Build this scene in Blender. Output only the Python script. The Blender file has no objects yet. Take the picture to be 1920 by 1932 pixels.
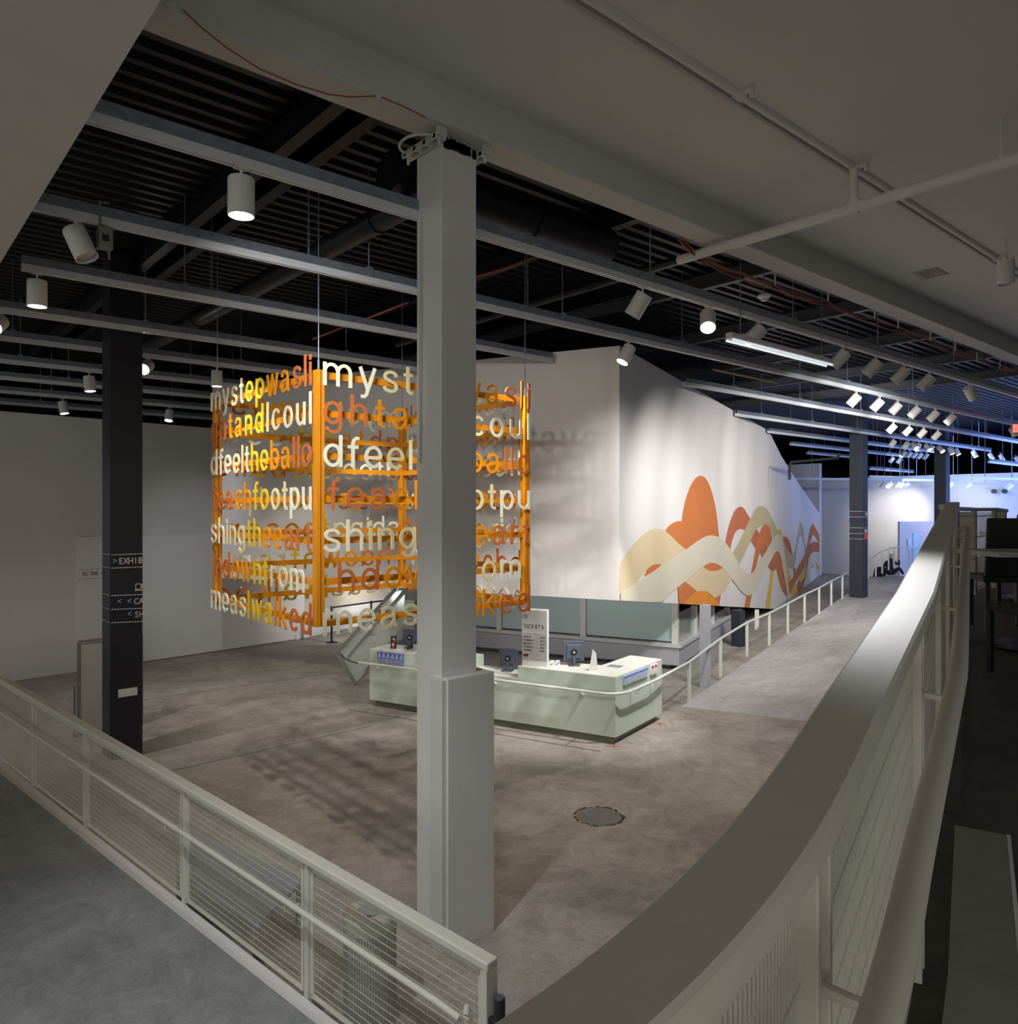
import bpy, bmesh, math, random
from mathutils import Vector, Matrix
random.seed(7)
SC = bpy.context.scene
COL = SC.collection
# ------------------------------------------------------------------ camera
F, CX, CY, EYE = 1435.0, 960.0, 958.0, 3.8
YAW = math.radians(40.84)
SA, CA = math.sin(YAW), math.cos(YAW)
cam_d = bpy.data.cameras.new('camera'); cam = bpy.data.objects.new('camera', cam_d); COL.objects.link(cam)
cam.location = (0, 0, EYE); cam.rotation_euler = (math.pi/2, 0, -YAW)
cam_d.sensor_fit = 'HORIZONTAL'; cam_d.sensor_width = 36; cam_d.lens = 36*F/1920
cam_d.shift_y = -8/1920; cam_d.clip_start = 0.05; cam_d.clip_end = 300
SC.camera = cam
# ------------------------------------------------------------------ world, exposure, large lights
w = bpy.data.worlds.new('world'); SC.world = w; w.use_nodes = True
w.node_tree.nodes['Background'].inputs[0].default_value = (1.0, 0.975, 0.91, 1)
w.node_tree.nodes['Background'].inputs[1].default_value = 0.52
SC.view_settings.view_transform = 'Standard'; SC.view_settings.look = 'None'
SC.view_settings.exposure = 0.7; SC.view_settings.gamma = 1.0; SC.view_settings.use_curve_mapping = False

def Wd(X, Z, z=0.0):            # camera-aligned ground coordinates -> world, z relative to the floor
    return Vector((X*CA+Z*SA, -X*SA+Z*CA, z))
def pix(px, py, Z): return Wd((px-CX)/F*Z, Z, EYE+(CY-py)/F*Z)
def flo(px, py, z=0.0):
    Z = (EYE-z)*F/(py-CY); return Wd((px-CX)/F*Z, Z, z)
def onY(px, py, y0):            # point on the vertical plane y = y0
    dx = (px-CX)/F; Z = y0/(CA-SA*dx); return pix(px, py, Z)
def onX(px, py, x0):
    dx = (px-CX)/F; Z = x0/(SA+CA*dx); return pix(px, py, Z)

def lamp(kind, name, loc, target, power, color=(1, .93, .82), size=.08, angle=60, blend=.6, shape=None):
    d = bpy.data.lights.new(name, kind); d.energy = power; d.color = color
    if kind == 'SPOT': d.spot_size = math.radians(angle); d.spot_blend = blend; d.shadow_soft_size = size
    elif kind == 'POINT': d.shadow_soft_size = size
    elif kind == 'AREA': d.size = size
    o = bpy.data.objects.new(name, d); COL.objects.link(o); o.location = loc
    v = Vector(target)-Vector(loc); o.rotation_euler = v.to_track_quat('-Z', 'Y').to_euler()
    return o

# ------------------------------------------------------------------ materials
def mat(name, color, rough=.6, metal=0.0, noise=.0, nscale=8.0, bump=0.0, emit=None, estr=0.0, spec=.5, col2=None, alpha=1.0, trans=0.0, coat=0.0, stretch=None):
    m = bpy.data.materials.new(name); m.use_nodes = True; nt = m.node_tree
    b = nt.nodes['Principled BSDF']
    b.inputs['Roughness'].default_value = rough; b.inputs['Metallic'].default_value = metal
    b.inputs['Specular IOR Level'].default_value = spec
    b.inputs['Alpha'].default_value = alpha; b.inputs['Transmission Weight'].default_value = trans
    b.inputs['Coat Weight'].default_value = coat
    tc = nt.nodes.new('ShaderNodeTexCoord'); mp = nt.nodes.new('ShaderNodeMapping')
    nt.links.new(tc.outputs['Object'], mp.inputs[0])
    if stretch: mp.inputs['Scale'].default_value = stretch
    n = nt.nodes.new('ShaderNodeTexNoise'); n.inputs['Scale'].default_value = nscale
    n.inputs['Detail'].default_value = 6; n.inputs['Roughness'].default_value = .6
    nt.links.new(mp.outputs[0], n.inputs['Vector'])
    r = nt.nodes.new('ShaderNodeValToRGB')
    k = 1-noise; c2 = col2 or (color[0]*k, color[1]*k, color[2]*k)
    r.color_ramp.elements[0].position = .3; r.color_ramp.elements[1].position = .7
    r.color_ramp.elements[0].color = (*c2, 1); r.color_ramp.elements[1].color = (*color, 1)
    nt.links.new(n.outputs[0], r.inputs[0]); nt.links.new(r.outputs[0], b.inputs['Base Color'])
    if bump:
        bp = nt.nodes.new('ShaderNodeBump'); bp.inputs['Strength'].default_value = bump; bp.inputs['Distance'].default_value = .01
        nt.links.new(n.outputs[0], bp.inputs['Height']); nt.links.new(bp.outputs[0], b.inputs['Normal'])
    if emit:
        b.inputs['Emission Color'].default_value = (*emit, 1); b.inputs['Emission Strength'].default_value = estr
    return m

def concrete(name, c1, c2, c3, streak=(1, 1, 1)):
    m = bpy.data.materials.new(name); m.use_nodes = True; nt = m.node_tree; b = nt.nodes['Principled BSDF']
    tc = nt.nodes.new('ShaderNodeTexCoord'); mp = nt.nodes.new('ShaderNodeMapping')
    nt.links.new(tc.outputs['Object'], mp.inputs[0]); mp.inputs['Scale'].default_value = streak
    mp.inputs['Rotation'].default_value = (0, 0, .35)
    a = nt.nodes.new('ShaderNodeTexNoise'); a.inputs['Scale'].default_value = .55; a.inputs['Detail'].default_value = 9; a.inputs['Roughness'].default_value = .62; a.inputs['Distortion'].default_value = .6
    c = nt.nodes.new('ShaderNodeTexNoise'); c.inputs['Scale'].default_value = 3.2; c.inputs['Detail'].default_value = 10; c.inputs['Roughness'].default_value = .7; c.inputs['Distortion'].default_value = 1.2
    s = nt.nodes.new('ShaderNodeTexNoise'); s.inputs['Scale'].default_value = 38; s.inputs['Detail'].default_value = 4
    for x in (a, c, s): nt.links.new(mp.outputs[0], x.inputs['Vector'])
    r = nt.nodes.new('ShaderNodeValToRGB'); e = r.color_ramp.elements
    e[0].position = .34; e[0].color = (*c1, 1); e[1].position = .66; e[1].color = (*c3, 1)
    x = e.new(.5); x.color = (*c2, 1)
    m1 = nt.nodes.new('ShaderNodeMath'); m1.operation = 'MULTIPLY_ADD'; m1.inputs[1].default_value = .55
    nt.links.new(a.outputs[0], m1.inputs[0])
    m2 = nt.nodes.new('ShaderNodeMath'); m2.operation = 'MULTIPLY'; m2.inputs[1].default_value = .45
    nt.links.new(c.outputs[0], m2.inputs[0]); nt.links.new(m2.outputs[0], m1.inputs[2])
    nt.links.new(m1.outputs[0], r.inputs[0])
    mx = nt.nodes.new('ShaderNodeMix'); mx.data_type = 'RGBA'; mx.blend_type = 'MULTIPLY'; mx.inputs['Factor'].default_value = .25
    r2 = nt.nodes.new('ShaderNodeValToRGB'); r2.color_ramp.elements[0].position = .35; r2.color_ramp.elements[0].color = (.45, .45, .45, 1); r2.color_ramp.elements[1].position = .6
    nt.links.new(s.outputs[0], r2.inputs[0])
    nt.links.new(r.outputs[0], mx.inputs['A']); nt.links.new(r2.outputs[0], mx.inputs['B'])
    nt.links.new(mx.outputs['Result'], b.inputs['Base Color'])
    b.inputs['Roughness'].default_value = .62; b.inputs['Specular IOR Level'].default_value = .35
    bp = nt.nodes.new('ShaderNodeBump'); bp.inputs['Strength'].default_value = .25; bp.inputs['Distance'].default_value = .01
    nt.links.new(c.outputs[0], bp.inputs['Height']); nt.links.new(bp.outputs[0], b.inputs['Normal'])
    return m

M = dict(
 floor=concrete('floor_concrete', (.21, .187, .157), (.37, .338, .298), (.52, .485, .435)),
 ramp=concrete('ramp_concrete', (.34, .33, .32), (.48, .47, .46), (.64, .63, .62), (.6, 1.6, 1)),
 rampl=concrete('ramp_concrete_grey', (.17, .185, .18), (.27, .285, .28), (.38, .40, .395)),
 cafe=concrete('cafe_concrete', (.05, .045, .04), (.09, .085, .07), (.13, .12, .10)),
 white=mat('white_paint', (.74, .73, .71), .7, noise=.04, nscale=3),
 ceilw=mat('ceiling_paint', (.70, .70, .68), .8, noise=.05, nscale=1.2),
 beam=mat('beam_paint', (.66, .66, .63), .7, noise=.07, nscale=1.5),
 wallw=mat('wall_paint', (.66, .65, .62), .85, noise=.03, nscale=2),
 boxw=mat('mural_wall_paint', (.80, .78, .76), .85, noise=.02, nscale=2),
 grey=mat('grey_paint', (.42, .42, .46), .6, noise=.05),
 greyd=mat('slate_paint', (.03, .036, .052), .5, noise=.06),
 navy=mat('dark_column_paint', (.018, .02, .032), .45, noise=.1, nscale=2),
 black=mat('black_paint', (.012, .012, .014), .7),
 deck=mat('black_deck_metal', (.012, .013, .019), .42, metal=.3, noise=.4, nscale=3),
 duct=mat('dark_duct_metal', (.03, .032, .04), .35, metal=.5, noise=.3),
 galv=mat('galvanised_steel', (.27, .31, .38), .38, metal=.35, noise=.35, nscale=14),
 track=mat('track_paint', (.66, .70, .73), .35, metal=.0, noise=.08),
 lampw=mat('lamp_housing_paint', (.72, .72, .68), .5, noise=.03),
 lens=mat('lamp_glow', (1, .9, .8), .4, emit=(1, .90, .78), estr=14),
 lensoff=mat('lamp_reflector', (.35, .35, .34), .3, metal=.6),
 rail=mat('railing_cream_paint', (.66, .65, .57), .38, noise=.05, nscale=9, coat=.15),
 railn=mat('railing_near_paint', (.60, .58, .50), .5, noise=.05, nscale=20, spec=.35),
 mesh=mat('mesh_wire_paint', (.62, .61, .52), .5),
 counter=mat('counter_green_laminate', (.60, .68, .58), .45, noise=.03),
 counttop=mat('counter_top_laminate', (.82, .83, .75), .4, noise=.02),
 toe=mat('counter_toe_kick', (.18, .18, .13), .5),
 pale=mat('pale_green_tube_paint', (.70, .76, .68), .35, noise=.03),
 frame=mat('orange_frame_paint', (.80, .31, .012), .30, noise=.08, nscale=5, coat=.3),
 lW=mat('letter_ivory', (.92, .92, .72), .22, coat=.5), lC=mat('letter_cream', (.82, .74, .43), .22, coat=.5),
 lY=mat('letter_yellow', (.80, .58, .03), .22, coat=.5), lO=mat('letter_orange', (.82, .31, .015), .22, coat=.5),
 lR=mat('letter_rust', (.62, .18, .05), .22, coat=.5),
 glass=mat('frosted_green_glass', (.44, .56, .56), .25, noise=.02, spec=.6),
 steel=mat('bare_steel', (.34, .35, .31), .35, metal=.6, noise=.1),
 stain=mat('bin_steel', (.62, .61, .55), .30, metal=.25, noise=.05),
 blackp=mat('black_plastic', (.02, .022, .026), .4, noise=.05),
 mongrey=mat('monitor_plastic', (.07, .09, .12), .4),
 blue=mat('leaflet_blue', (.10, .16, .52), .5), bluel=mat('leaflet_pale_blue', (.42, .50, .78), .5),
 paper=mat('paper_white', (.82, .82, .80), .6), red=mat('red_ink', (.65, .05, .03), .5), signg=mat('sign_grey_board', (.42, .41, .40), .6),
 ink=mat('dark_ink', (.04, .04, .045), .6), letl=mat('column_lettering', (.85, .83, .78), .6), letb=mat('column_arrows', (.45, .48, .90), .6),
 letg=mat('column_dash', (.30, .30, .28), .6),
 orangec=mat('orange_cable', (.34, .085, .035), .6), redexit=mat('exit_sign_glow', (.8, .05, .03), .5, emit=(1, .06, .04), estr=3),
 tube=mat('fluorescent_glow', (.8, .82, .85), .35, emit=(.85, .92, 1), estr=.45),  # weak glow put in for light caught by the batten's reflector
 brass=mat('yellow_pipe', (.35, .28, .10), .5),
 skin=mat('skin', (.55, .36, .27), .6), hair=mat('grey_hair', (.45, .43, .40), .8), cloth=mat('black_clothing', (.02, .022, .03), .9, noise=.1),
 table=mat('table_top', (.50, .50, .44), .4), chair=mat('dark_chair', (.013, .013, .015), .55),
 m_tan=mat('mural_tan', (.74, .60, .38), .85), m_cream=mat('mural_cream', (.72, .68, .54), .85), m_or=mat('mural_orange', (.64, .20, .055), .85),
 m_ob=mat('mural_bright_orange', (.82, .29, .03), .85), m_rust=mat('mural_rust', (.55, .16, .07), .85), m_khaki=mat('mural_khaki', (.56, .48, .29), .85),
 m_y=mat('mural_yellow', (.80, .54, .06), .85), m_w=mat('mural_white', (.80, .78, .76), .85),
 mark=mat('red_floor_mark', (.45, .10, .08), .7), patch=mat('cement_patch', (.20, .20, .19), .7, noise=.2), darkc=mat('crack_dirt', (.06, .055, .05), .9),
 cyan=mat('pale_blue_sign', (.42, .66, .80), .5),
)
M['clear'] = mat('clear_glass', (.75, .82, .78), .05, alpha=.22, spec=.6)

# ------------------------------------------------------------------ mesh helpers
class MB:
    def __init__(s): s.bm = bmesh.new()
    def face(s, vs, mi=0):
        try:
            f = s.bm.faces.new(vs); f.material_index = mi; return f
        except ValueError: return None
    def hexa(s, p, mi=0):       # 8 points: bottom 0-3, top 4-7
        v = [s.bm.verts.new(q) for q in p]
        for q in ((3, 2, 1, 0), (4, 5, 6, 7), (0, 1, 5, 4), (1, 2, 6, 5), (2, 3, 7, 6), (3, 0, 4, 7)): s.face([v[i] for i in q], mi)
        return s
    def box(s, a, b, mi=0):
        (x0, y0, z0), (x1, y1, z1) = a, b
        return s.hexa([(x0, y0, z0), (x1, y0, z0), (x1, y1, z0), (x0, y1, z0), (x0, y0, z1), (x1, y0, z1), (x1, y1, z1), (x0, y1, z1)], mi)
    def bar(s, a, b, wd, h, mi=0, side=None):     # rectangular bar a->b; wd along side vector, h along the third axis
        a, b = Vector(a), Vector(b); d = (b-a).normalized()
        if side is None:
            side = d.cross(Vector((0, 0, 1)))
            if side.length < 1e-4: side = Vector((1, 0, 0))
        sd = Vector(side).normalized(); up = sd.cross(d).normalized(); sd = d.cross(up).normalized()
        q = []
        for up_s in (-1, 1):
            for e, ss in ((a, -1), (a, 1), (b, 1), (b, -1)): q.append(e+sd*ss*wd/2+up*up_s*h/2)
        return s.hexa(q, mi)
    def prism(s, poly, z0, z1, mi=0):
        zt = z1 if callable(z1) else (lambda x, y: z1); zb = z0 if callable(z0) else (lambda x, y: z0)
        lo = [s.bm.verts.new((p[0], p[1], zb(p[0], p[1]))) for p in poly]; hi = [s.bm.verts.new((p[0], p[1], zt(p[0], p[1]))) for p in poly]
        s.face(lo[::-1], mi); s.face(hi, mi); n = len(poly)
        for i in range(n): s.face([lo[i], lo[(i+1) % n], hi[(i+1) % n], hi[i]], mi)
        return s
    def extrude(s, poly, vec, mi=0):              # polygon of 3D points extruded by a vector
        vec = Vector(vec); lo = [s.bm.verts.new(p) for p in poly]; hi = [s.bm.verts.new(Vector(p)+vec) for p in poly]
        s.face(lo[::-1], mi); s.face(hi, mi); n = len(poly)
        for i in range(n): s.face([lo[i], lo[(i+1) % n], hi[(i+1) % n], hi[i]], mi)
        return s
    def sweep(s, pts, sec, mi=0, cap=True):       # section (side, up) swept, side horizontal
        pts = [Vector(p) for p in pts]; rings = []
        for i, p in enumerate(pts):
            d = (pts[min(i+1, len(pts)-1)]-pts[max(i-1, 0)]).normalized()
            sd = d.cross(Vector((0, 0, 1)))
            sd = sd.normalized() if sd.length > 1e-3 else Vector((1, 0, 0))
            up = sd.cross(d).normalized()
            if abs(d.z) < .5: up = Vector((0, 0, 1))
            rings.append([s.bm.verts.new(p+sd*a+up*b) for a, b in sec])
        n = len(sec)
        for r, q in zip(rings, rings[1:]):
            for i in range(n): s.face([r[i], r[(i+1) % n], q[(i+1) % n], q[i]], mi)
        if cap: s.face(rings[0][::-1], mi); s.face(rings[-1], mi)
        return s
    def tube(s, pts, r, n=10, mi=0, cap=True):
        pts = [Vector(p) for p in pts]; rings = []; prev = None
        for i, p in enumerate(pts):
            d = (pts[min(i+1, len(pts)-1)]-pts[max(i-1, 0)]).normalized()
            if prev is None:
                a = Vector((0, 0, 1)) if abs(d.z) < .9 else Vector((1, 0, 0)); u = d.cross(a).normalized()
            else: u = (prev-d*prev.dot(d)).normalized()
            prev = u; v = d.cross(u)
            rr = r[i] if isinstance(r, (list, tuple)) else r
            rings.append([s.bm.verts.new(p+(u*math.cos(2*math.pi*k/n)+v*math.sin(2*math.pi*k/n))*rr) for k in range(n)])
        for a, b in zip(rings, rings[1:]):
            for k in range(n): s.face([a[k], a[(k+1) % n], b[(k+1) % n], b[k]], mi)
        if cap: s.face(rings[0][::-1], mi); s.face(rings[-1], mi)
        return s
    def lathe(s, prof, c=(0, 0, 0), n=24, mi=0, mtx=None):
        rings = []
        for r, z in prof:
            ring = []
            for k in range(n):
                v = Vector((r*math.cos(2*math.pi*k/n), r*math.sin(2*math.pi*k/n), z))
                if mtx: v = mtx @ v
                ring.append(s.bm.verts.new(v+Vector(c)))
            rings.append(ring)
        for a, b in zip(rings, rings[1:]):
            for k in range(n): s.face([a[k], a[(k+1) % n], b[(k+1) % n], b[k]], mi)
        s.face(rings[0][::-1], mi); s.face(rings[-1], mi)
        return s
    def build(s, name, m, parent=None, smooth=False, bevel=0.0, seg=2):
        bmesh.ops.remove_doubles(s.bm, verts=s.bm.verts, dist=1e-6)
        if len(s.bm.faces): bmesh.ops.recalc_face_normals(s.bm, faces=s.bm.faces)
        me = bpy.data.meshes.new(name); s.bm.to_mesh(me); s.bm.free()
        for q in (m if isinstance(m, (list, tuple)) else [m]): me.materials.append(q)
        o = bpy.data.objects.new(name, me); COL.objects.link(o)
        if bevel:
            md = o.modifiers.new('bevel', 'BEVEL'); md.width = bevel; md.segments = seg; md.limit_method = 'ANGLE'; md.angle_limit = math.radians(40)
        if smooth:
            me.shade_smooth() if hasattr(me, 'shade_smooth') else None
            try: me.set_sharp_from_angle(angle=math.radians(40))
            except Exception: pass
        if parent:
            o.parent = parent; o.matrix_parent_inverse = Matrix.Translation(-Vector(parent.location)) if not parent.parent else Matrix.Identity(4)
            if parent.type == 'MESH': o.matrix_parent_inverse = Matrix.Identity(4)
        return o

def tag(o, label=None, cat=None, group=None, kind=None):
    if label: o['label'] = label
    if cat: o['category'] = cat
    if group: o['group'] = group
    if kind: o['kind'] = kind
    return o
def thing(name, label, cat, loc=(0, 0, 0), group=None, kind=None):
    o = bpy.data.objects.new(name, None); COL.objects.link(o); o.location = loc; o.empty_display_size = .1
    return tag(o, label, cat, group, kind)
def struct(mb, name, m, label=None, **k):
    o = mb.build(name, m, **k); o['kind'] = 'structure'
    if label: o['label'] = label
    return o
def copy_tree(o, parent=None):
    c = o.copy(); COL.objects.link(c)
    if parent: c.parent = parent
    for ch in list(o.children): copy_tree(ch, c)
    return c

FONTCACHE = {}
def glyph(ch, size=1.0):         # list of (verts, faces) for a flat glyph from the built-in font
    if ch in FONTCACHE: return FONTCACHE[ch]
    cu = bpy.data.curves.new('g', 'FONT'); cu.body = ch; cu.size = 1.0; cu.resolution_u = 6
    o = bpy.data.objects.new('g', cu); COL.objects.link(o)
    dg = bpy.context.evaluated_depsgraph_get(); me = bpy.data.meshes.new_from_object(o.evaluated_get(dg))
    vs = [tuple(v.co) for v in me.vertices]; fs = [tuple(p.vertices) for p in me.polygons]
    bpy.data.objects.remove(o); bpy.data.curves.remove(cu); bpy.data.meshes.remove(me)
    FONTCACHE[ch] = (vs, fs); return FONTCACHE[ch]
def add_glyph(mb, ch, org, ex, ey, size, depth=0.0, mi=0, wscale=1.0):
    # lays glyph ch in the plane (ex, ey); org = left baseline; returns its width
    vs, fs = glyph(ch)
    if not vs: return .3*size
    x0 = min(v[0] for v in vs); x1 = max(v[0] for v in vs)
    ex, ey, org = Vector(ex), Vector(ey), Vector(org); nz = ex.cross(ey).normalized()
    new = bmesh.new(); nv = [new.verts.new(org+ex*((v[0]-x0)*size*wscale)+ey*(v[1]*size)) for v in vs]
    for q in fs:
        try: new.faces.new([nv[i] for i in q])
        except ValueError: pass
    bmesh.ops.dissolve_limit(new, angle_limit=.01, verts=new.verts, edges=new.edges)
    if depth:
        geo = bmesh.ops.extrude_face_region(new, geom=list(new.faces))
        vv = [e for e in geo['geom'] if isinstance(e, bmesh.types.BMVert)]
        bmesh.ops.translate(new, vec=nz*depth, verts=vv)
    off = len(mb.bm.verts); mp = {}
    for v in new.verts: mp[v] = mb.bm.verts.new(v.co)
    for q in new.faces:
        nf = mb.face([mp[v] for v in q.verts], mi)
    new.free()
    return (x1-x0)*size*wscale
def text(mb, s, org, ex, ey, size, depth=.003, mi=0, gap=.12, wscale=1.0, mono=None):
    org = Vector(org); ex = Vector(ex).normalized(); ey = Vector(ey).normalized(); p = 0.0
    for ch in s:
        if ch == ' ': p += (mono or .35)*size; continue
        vs, _ = glyph(ch); wd = (max(v[0] for v in vs)-min(v[0] for v in vs))*size*wscale
        if mono: add_glyph(mb, ch, org+ex*(p+(mono*size-wd)/2), ex, ey, size, depth, mi, wscale); p += mono*size
        else: add_glyph(mb, ch, org+ex*p, ex, ey, size, depth, mi, wscale); p += wd+gap*size
    return p

def _arc(cx, cy, rx, ry, a0, a1, n=14):
    return [(cx+rx*math.cos(math.radians(a0+(a1-a0)*i/n)), cy+ry*math.sin(math.radians(a0+(a1-a0)*i/n))) for i in range(n+1)]
def _spl(p, k=5):
    out = []
    for i in range(len(p)-1):
        p0, p1, p2, p3 = [Vector(p[min(max(i+j-1, 0), len(p)-1)]) for j in range(4)]
        for j in range(k):
            t = j/k; out.append(tuple(.5*((2*p1)+(p2-p0)*t+(2*p0-5*p1+4*p2-p3)*t*t+(3*p1-p0-3*p2+p3)*t*t*t)))
    return out+[tuple(p[-1])]
SWD = .148; _h = SWD/2; _A = 1.38
def _bowl(cx, rx=.37, a0=0, a1=360): return _arc(cx, .5, rx, .43, a0, a1, 28)
def _arch(x0, x1): # arch joining a left stem to a right stem
    cx = (x0+x1)/2; rx = (x1-x0)/2; return [(x1, 0), (x1, .60)]+_arc(cx, .60, rx, .325, 0, 165, 14)
LET = {
 'o': [_bowl(.455)], 'c': [_arc(.455, .5, .37, .43, 38, 322, 26)],
 'e': [[(.12, .47), (.80, .47)], _arc(.455, .5, .37, .43, -5, 315, 28)],
 'b': [[(_h, 0), (_h, _A)], _bowl(.46, .36)], 'd': [[(.84, 0), (.84, _A)], _bowl(.45, .36)],
 'p': [[(_h, -.38), (_h, 1)], _bowl(.46, .36)], 'g': [[(.82, 1), (.82, .0), (.80, -.16), (.70, -.27), (.52, -.32), (.34, -.30), (.20, -.20), (.16, -.12)], _bowl(.45, .36)],
 'l': [[(_h, 0), (_h, _A)]], 'I': [[(_h, 0), (_h, _A)]], 'i': [[(_h, 0), (_h, 1.0)], [(_h, 1.08), (_h, _A-.06)]],
 'h': [[(_h, 0), (_h, _A)], _arch(_h, .74)], 'n': [[(_h, 0), (_h, 1)], _arch(_h, .74)],
 'm': [[(_h, 0), (_h, 1)], _arch(_h, .69), _arch(.69, 1.29)],
 'u': [[(.74, 1), (.74, 0)], [(_h, 1), (_h, .40)]+_arc((_h+.74)/2, .40, (.74-_h)/2, .325, 180, 345, 14)],
 'r': [[(_h, 0), (_h, 1)], [(_h, .55)]+_arc(.47, .52, .386, .40, 160, 88, 8)],
 't': [[(.22, 1.28), (.22, .26), (.25, .14), (.34, .075), (.48, .085)], [(0, .90), (.46, .90)]],
 'f': [[(.24, 0), (.24, 1.06), (.28, 1.20), (.38, 1.28), (.54, 1.29)], [(0, .90), (.50, .90)]],
 's': [_spl([(.73, .74), (.66, .87), (.44, .93), (.22, .88), (.13, .73), (.22, .59), (.44, .51), (.66, .42), (.73, .27), (.64, .12), (.42, .07), (.18, .12), (.09, .27)])],
 'a': [_spl([(.12, .70), (.18, .86), (.40, .93), (.62, .86), (.69, .68)])+[(.69, .24), (.72, .12), (.84, .08)], _spl([(.69, .57), (.52, .53), (.26, .49), (.11, .36), (.10, .22), (.20, .09), (.38, .06), (.56, .14), (.69, .32)])],
 'k': [[(_h, 0), (_h, _A)], [(.70, 1.0), (_h, .40)], [(.30, .60), (.76, 0)]],
 'w': [[(.06, 1), (.34, 0)], [(.34, 0), (.61, .97)], [(.61, .97), (.88, 0)], [(.88, 0), (1.16, 1)]],
 'y': [[(.06, 1), (.43, .04)], [(.80, 1), (.45, .02), (.36, -.22), (.26, -.31), (.10, -.30)]],
}
def let_w(ch):
    xs = [p[0] for st in LET[ch] for p in st]; return max(xs)+_h-(min(xs)-_h) if ch not in 'tf' else max(xs)-min(xs)
def add_letter(mb, ch, org, ex, ey, u, depth, mi=0):
    ex, ey, org = Vector(ex), Vector(ey), Vector(org); nz = ex.cross(ey).normalized()
    x0 = min(p[0] for st in LET[ch] for p in st)-(_h if ch not in 'tf' else 0)
    for si, stp in enumerate(LET[ch]):
        pts = [Vector((p[0], p[1])) for p in stp]; n = len(pts); closed = (pts[0]-pts[-1]).length < 1e-4
        if closed: pts = pts[:-1]; n -= 1
        L = []; R = []
        for i in range(n):
            a = pts[(i-1) % n] if (closed or i > 0) else pts[i]; b = pts[(i+1) % n] if (closed or i < n-1) else pts[i]
            d = (b-a).normalized(); nn = Vector((-d.y, d.x)); L.append(pts[i]+nn*_h); R.append(pts[i]-nn*_h)
        def W(p, k): return org+ex*((p.x-x0)*u)+ey*(p.y*u)+nz*(k*depth+.0004*si)
        lf = [mb.bm.verts.new(W(p, 1)) for p in L]; rf = [mb.bm.verts.new(W(p, 1)) for p in R]; lb = [mb.bm.verts.new(W(p, 0)) for p in L]; rb = [mb.bm.verts.new(W(p, 0)) for p in R]
        for i in range(n if closed else n-1):
            j = (i+1) % n
            mb.face([lf[i], rf[i], rf[j], lf[j]], mi); mb.face([lb[i], lb[j], rb[j], rb[i]], mi); mb.face([lf[i], lf[j], lb[j], lb[i]], mi); mb.face([rf[i], rb[i], rb[j], rf[j]], mi)
        if not closed:
            mb.face([lf[0], lb[0], rb[0], rf[0]], mi); mb.face([lf[-1], rf[-1], rb[-1], lb[-1]], mi)

def smooth_closed(pts, k=4):
    out = []; n = len(pts)
    for i in range(n):
        p0, p1, p2, p3 = [Vector(pts[(i+j-1) % n]) for j in range(4)]
        if (p2-p1).length < 14: out.append(tuple(p1)); continue
        # keep sharp corners sharp
        def ang(a, b, c):
            u, v = (b-a), (c-b)
            return u.angle(v) if u.length and v.length else 0
        s1 = ang(p0, p1, p2) > .75; s2 = ang(p1, p2, p3) > .75
        m1 = (p2-p1)*.5 if s1 else (p2-p0)*.5; m2 = (p2-p1)*.5 if s2 else (p3-p1)*.5
        L = (p2-p1).length
        if m1.length > L: m1 = m1.normalized()*L
        if m2.length > L: m2 = m2.normalized()*L
        for j in range(k):
            t = j/k; t2, t3 = t*t, t*t*t
            out.append(tuple((2*t3-3*t2+1)*p1+(t3-2*t2+t)*m1+(-2*t3+3*t2)*p2+(t3-t2)*m2))
    return out

UX, UY, UZ = Vector((1, 0, 0)), Vector((0, 1, 0)), Vector((0, 0, 1))
RT, FW = Vector((CA, -SA, 0)), Vector((SA, CA, 0))

# ================================================================== SETTING
# main floor
fl = MB(); fl.box((-22, -6, -.3), (62, 48, 0)); struct(fl, 'floor', M['floor'], 'brown grey polished concrete hall floor')
# near-left ramp: base line of the railing, camera ground coordinates
RL0 = (-.12, 4.55); RLD = (-.776, .631)
def rl(t, off=0.0, z=None):      # t along the ramp from its foot; off to the camera side
    X = RL0[0]+RLD[0]*t-RLD[1]*off; Z = RL0[1]+RLD[1]*t-RLD[0]*off*-1*-1 if False else RL0[1]+RLD[1]*t+RLD[0]*off
    return Wd(X, Z, (0.005+.065*t) if z is None else z)
lr = thing('ramp', 'grey concrete ramp with a white kerb at lower left, below the mesh railing', 'ramp', rl(2, 1), kind='structure')
q = MB(); P = [rl(-1.2, .16), rl(16, .16), rl(16, 5.5), rl(-1.2, 5.5)]
for p in P: pass
q.hexa([(*p[:2], -.05) for p in P]+[(p[0], p[1], max(p[2], .012)) for p in P]); q.build('ramp_slab', M['rampl'], lr)
q = MB(); q.hexa([(*p[:2], -.05) for p in (rl(-.6, .02), rl(16, .02), rl(16, .25), rl(-.6, .25))]+[(p[0], p[1], p[2]+.04) for p in (rl(-.6, .02), rl(16, .02), rl(16, .25), rl(-.6, .25))])
tag(q.build('kerb', M['white'], lr, bevel=.01), 'white painted kerb')
q = MB()
for aa, bb in ((flo(0, 1783, .22), flo(262, 1674, .2)),):
    ta = Vector((aa[0], aa[1], 0)); tb = Vector((bb[0], bb[1], 0))
jd = None
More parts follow.
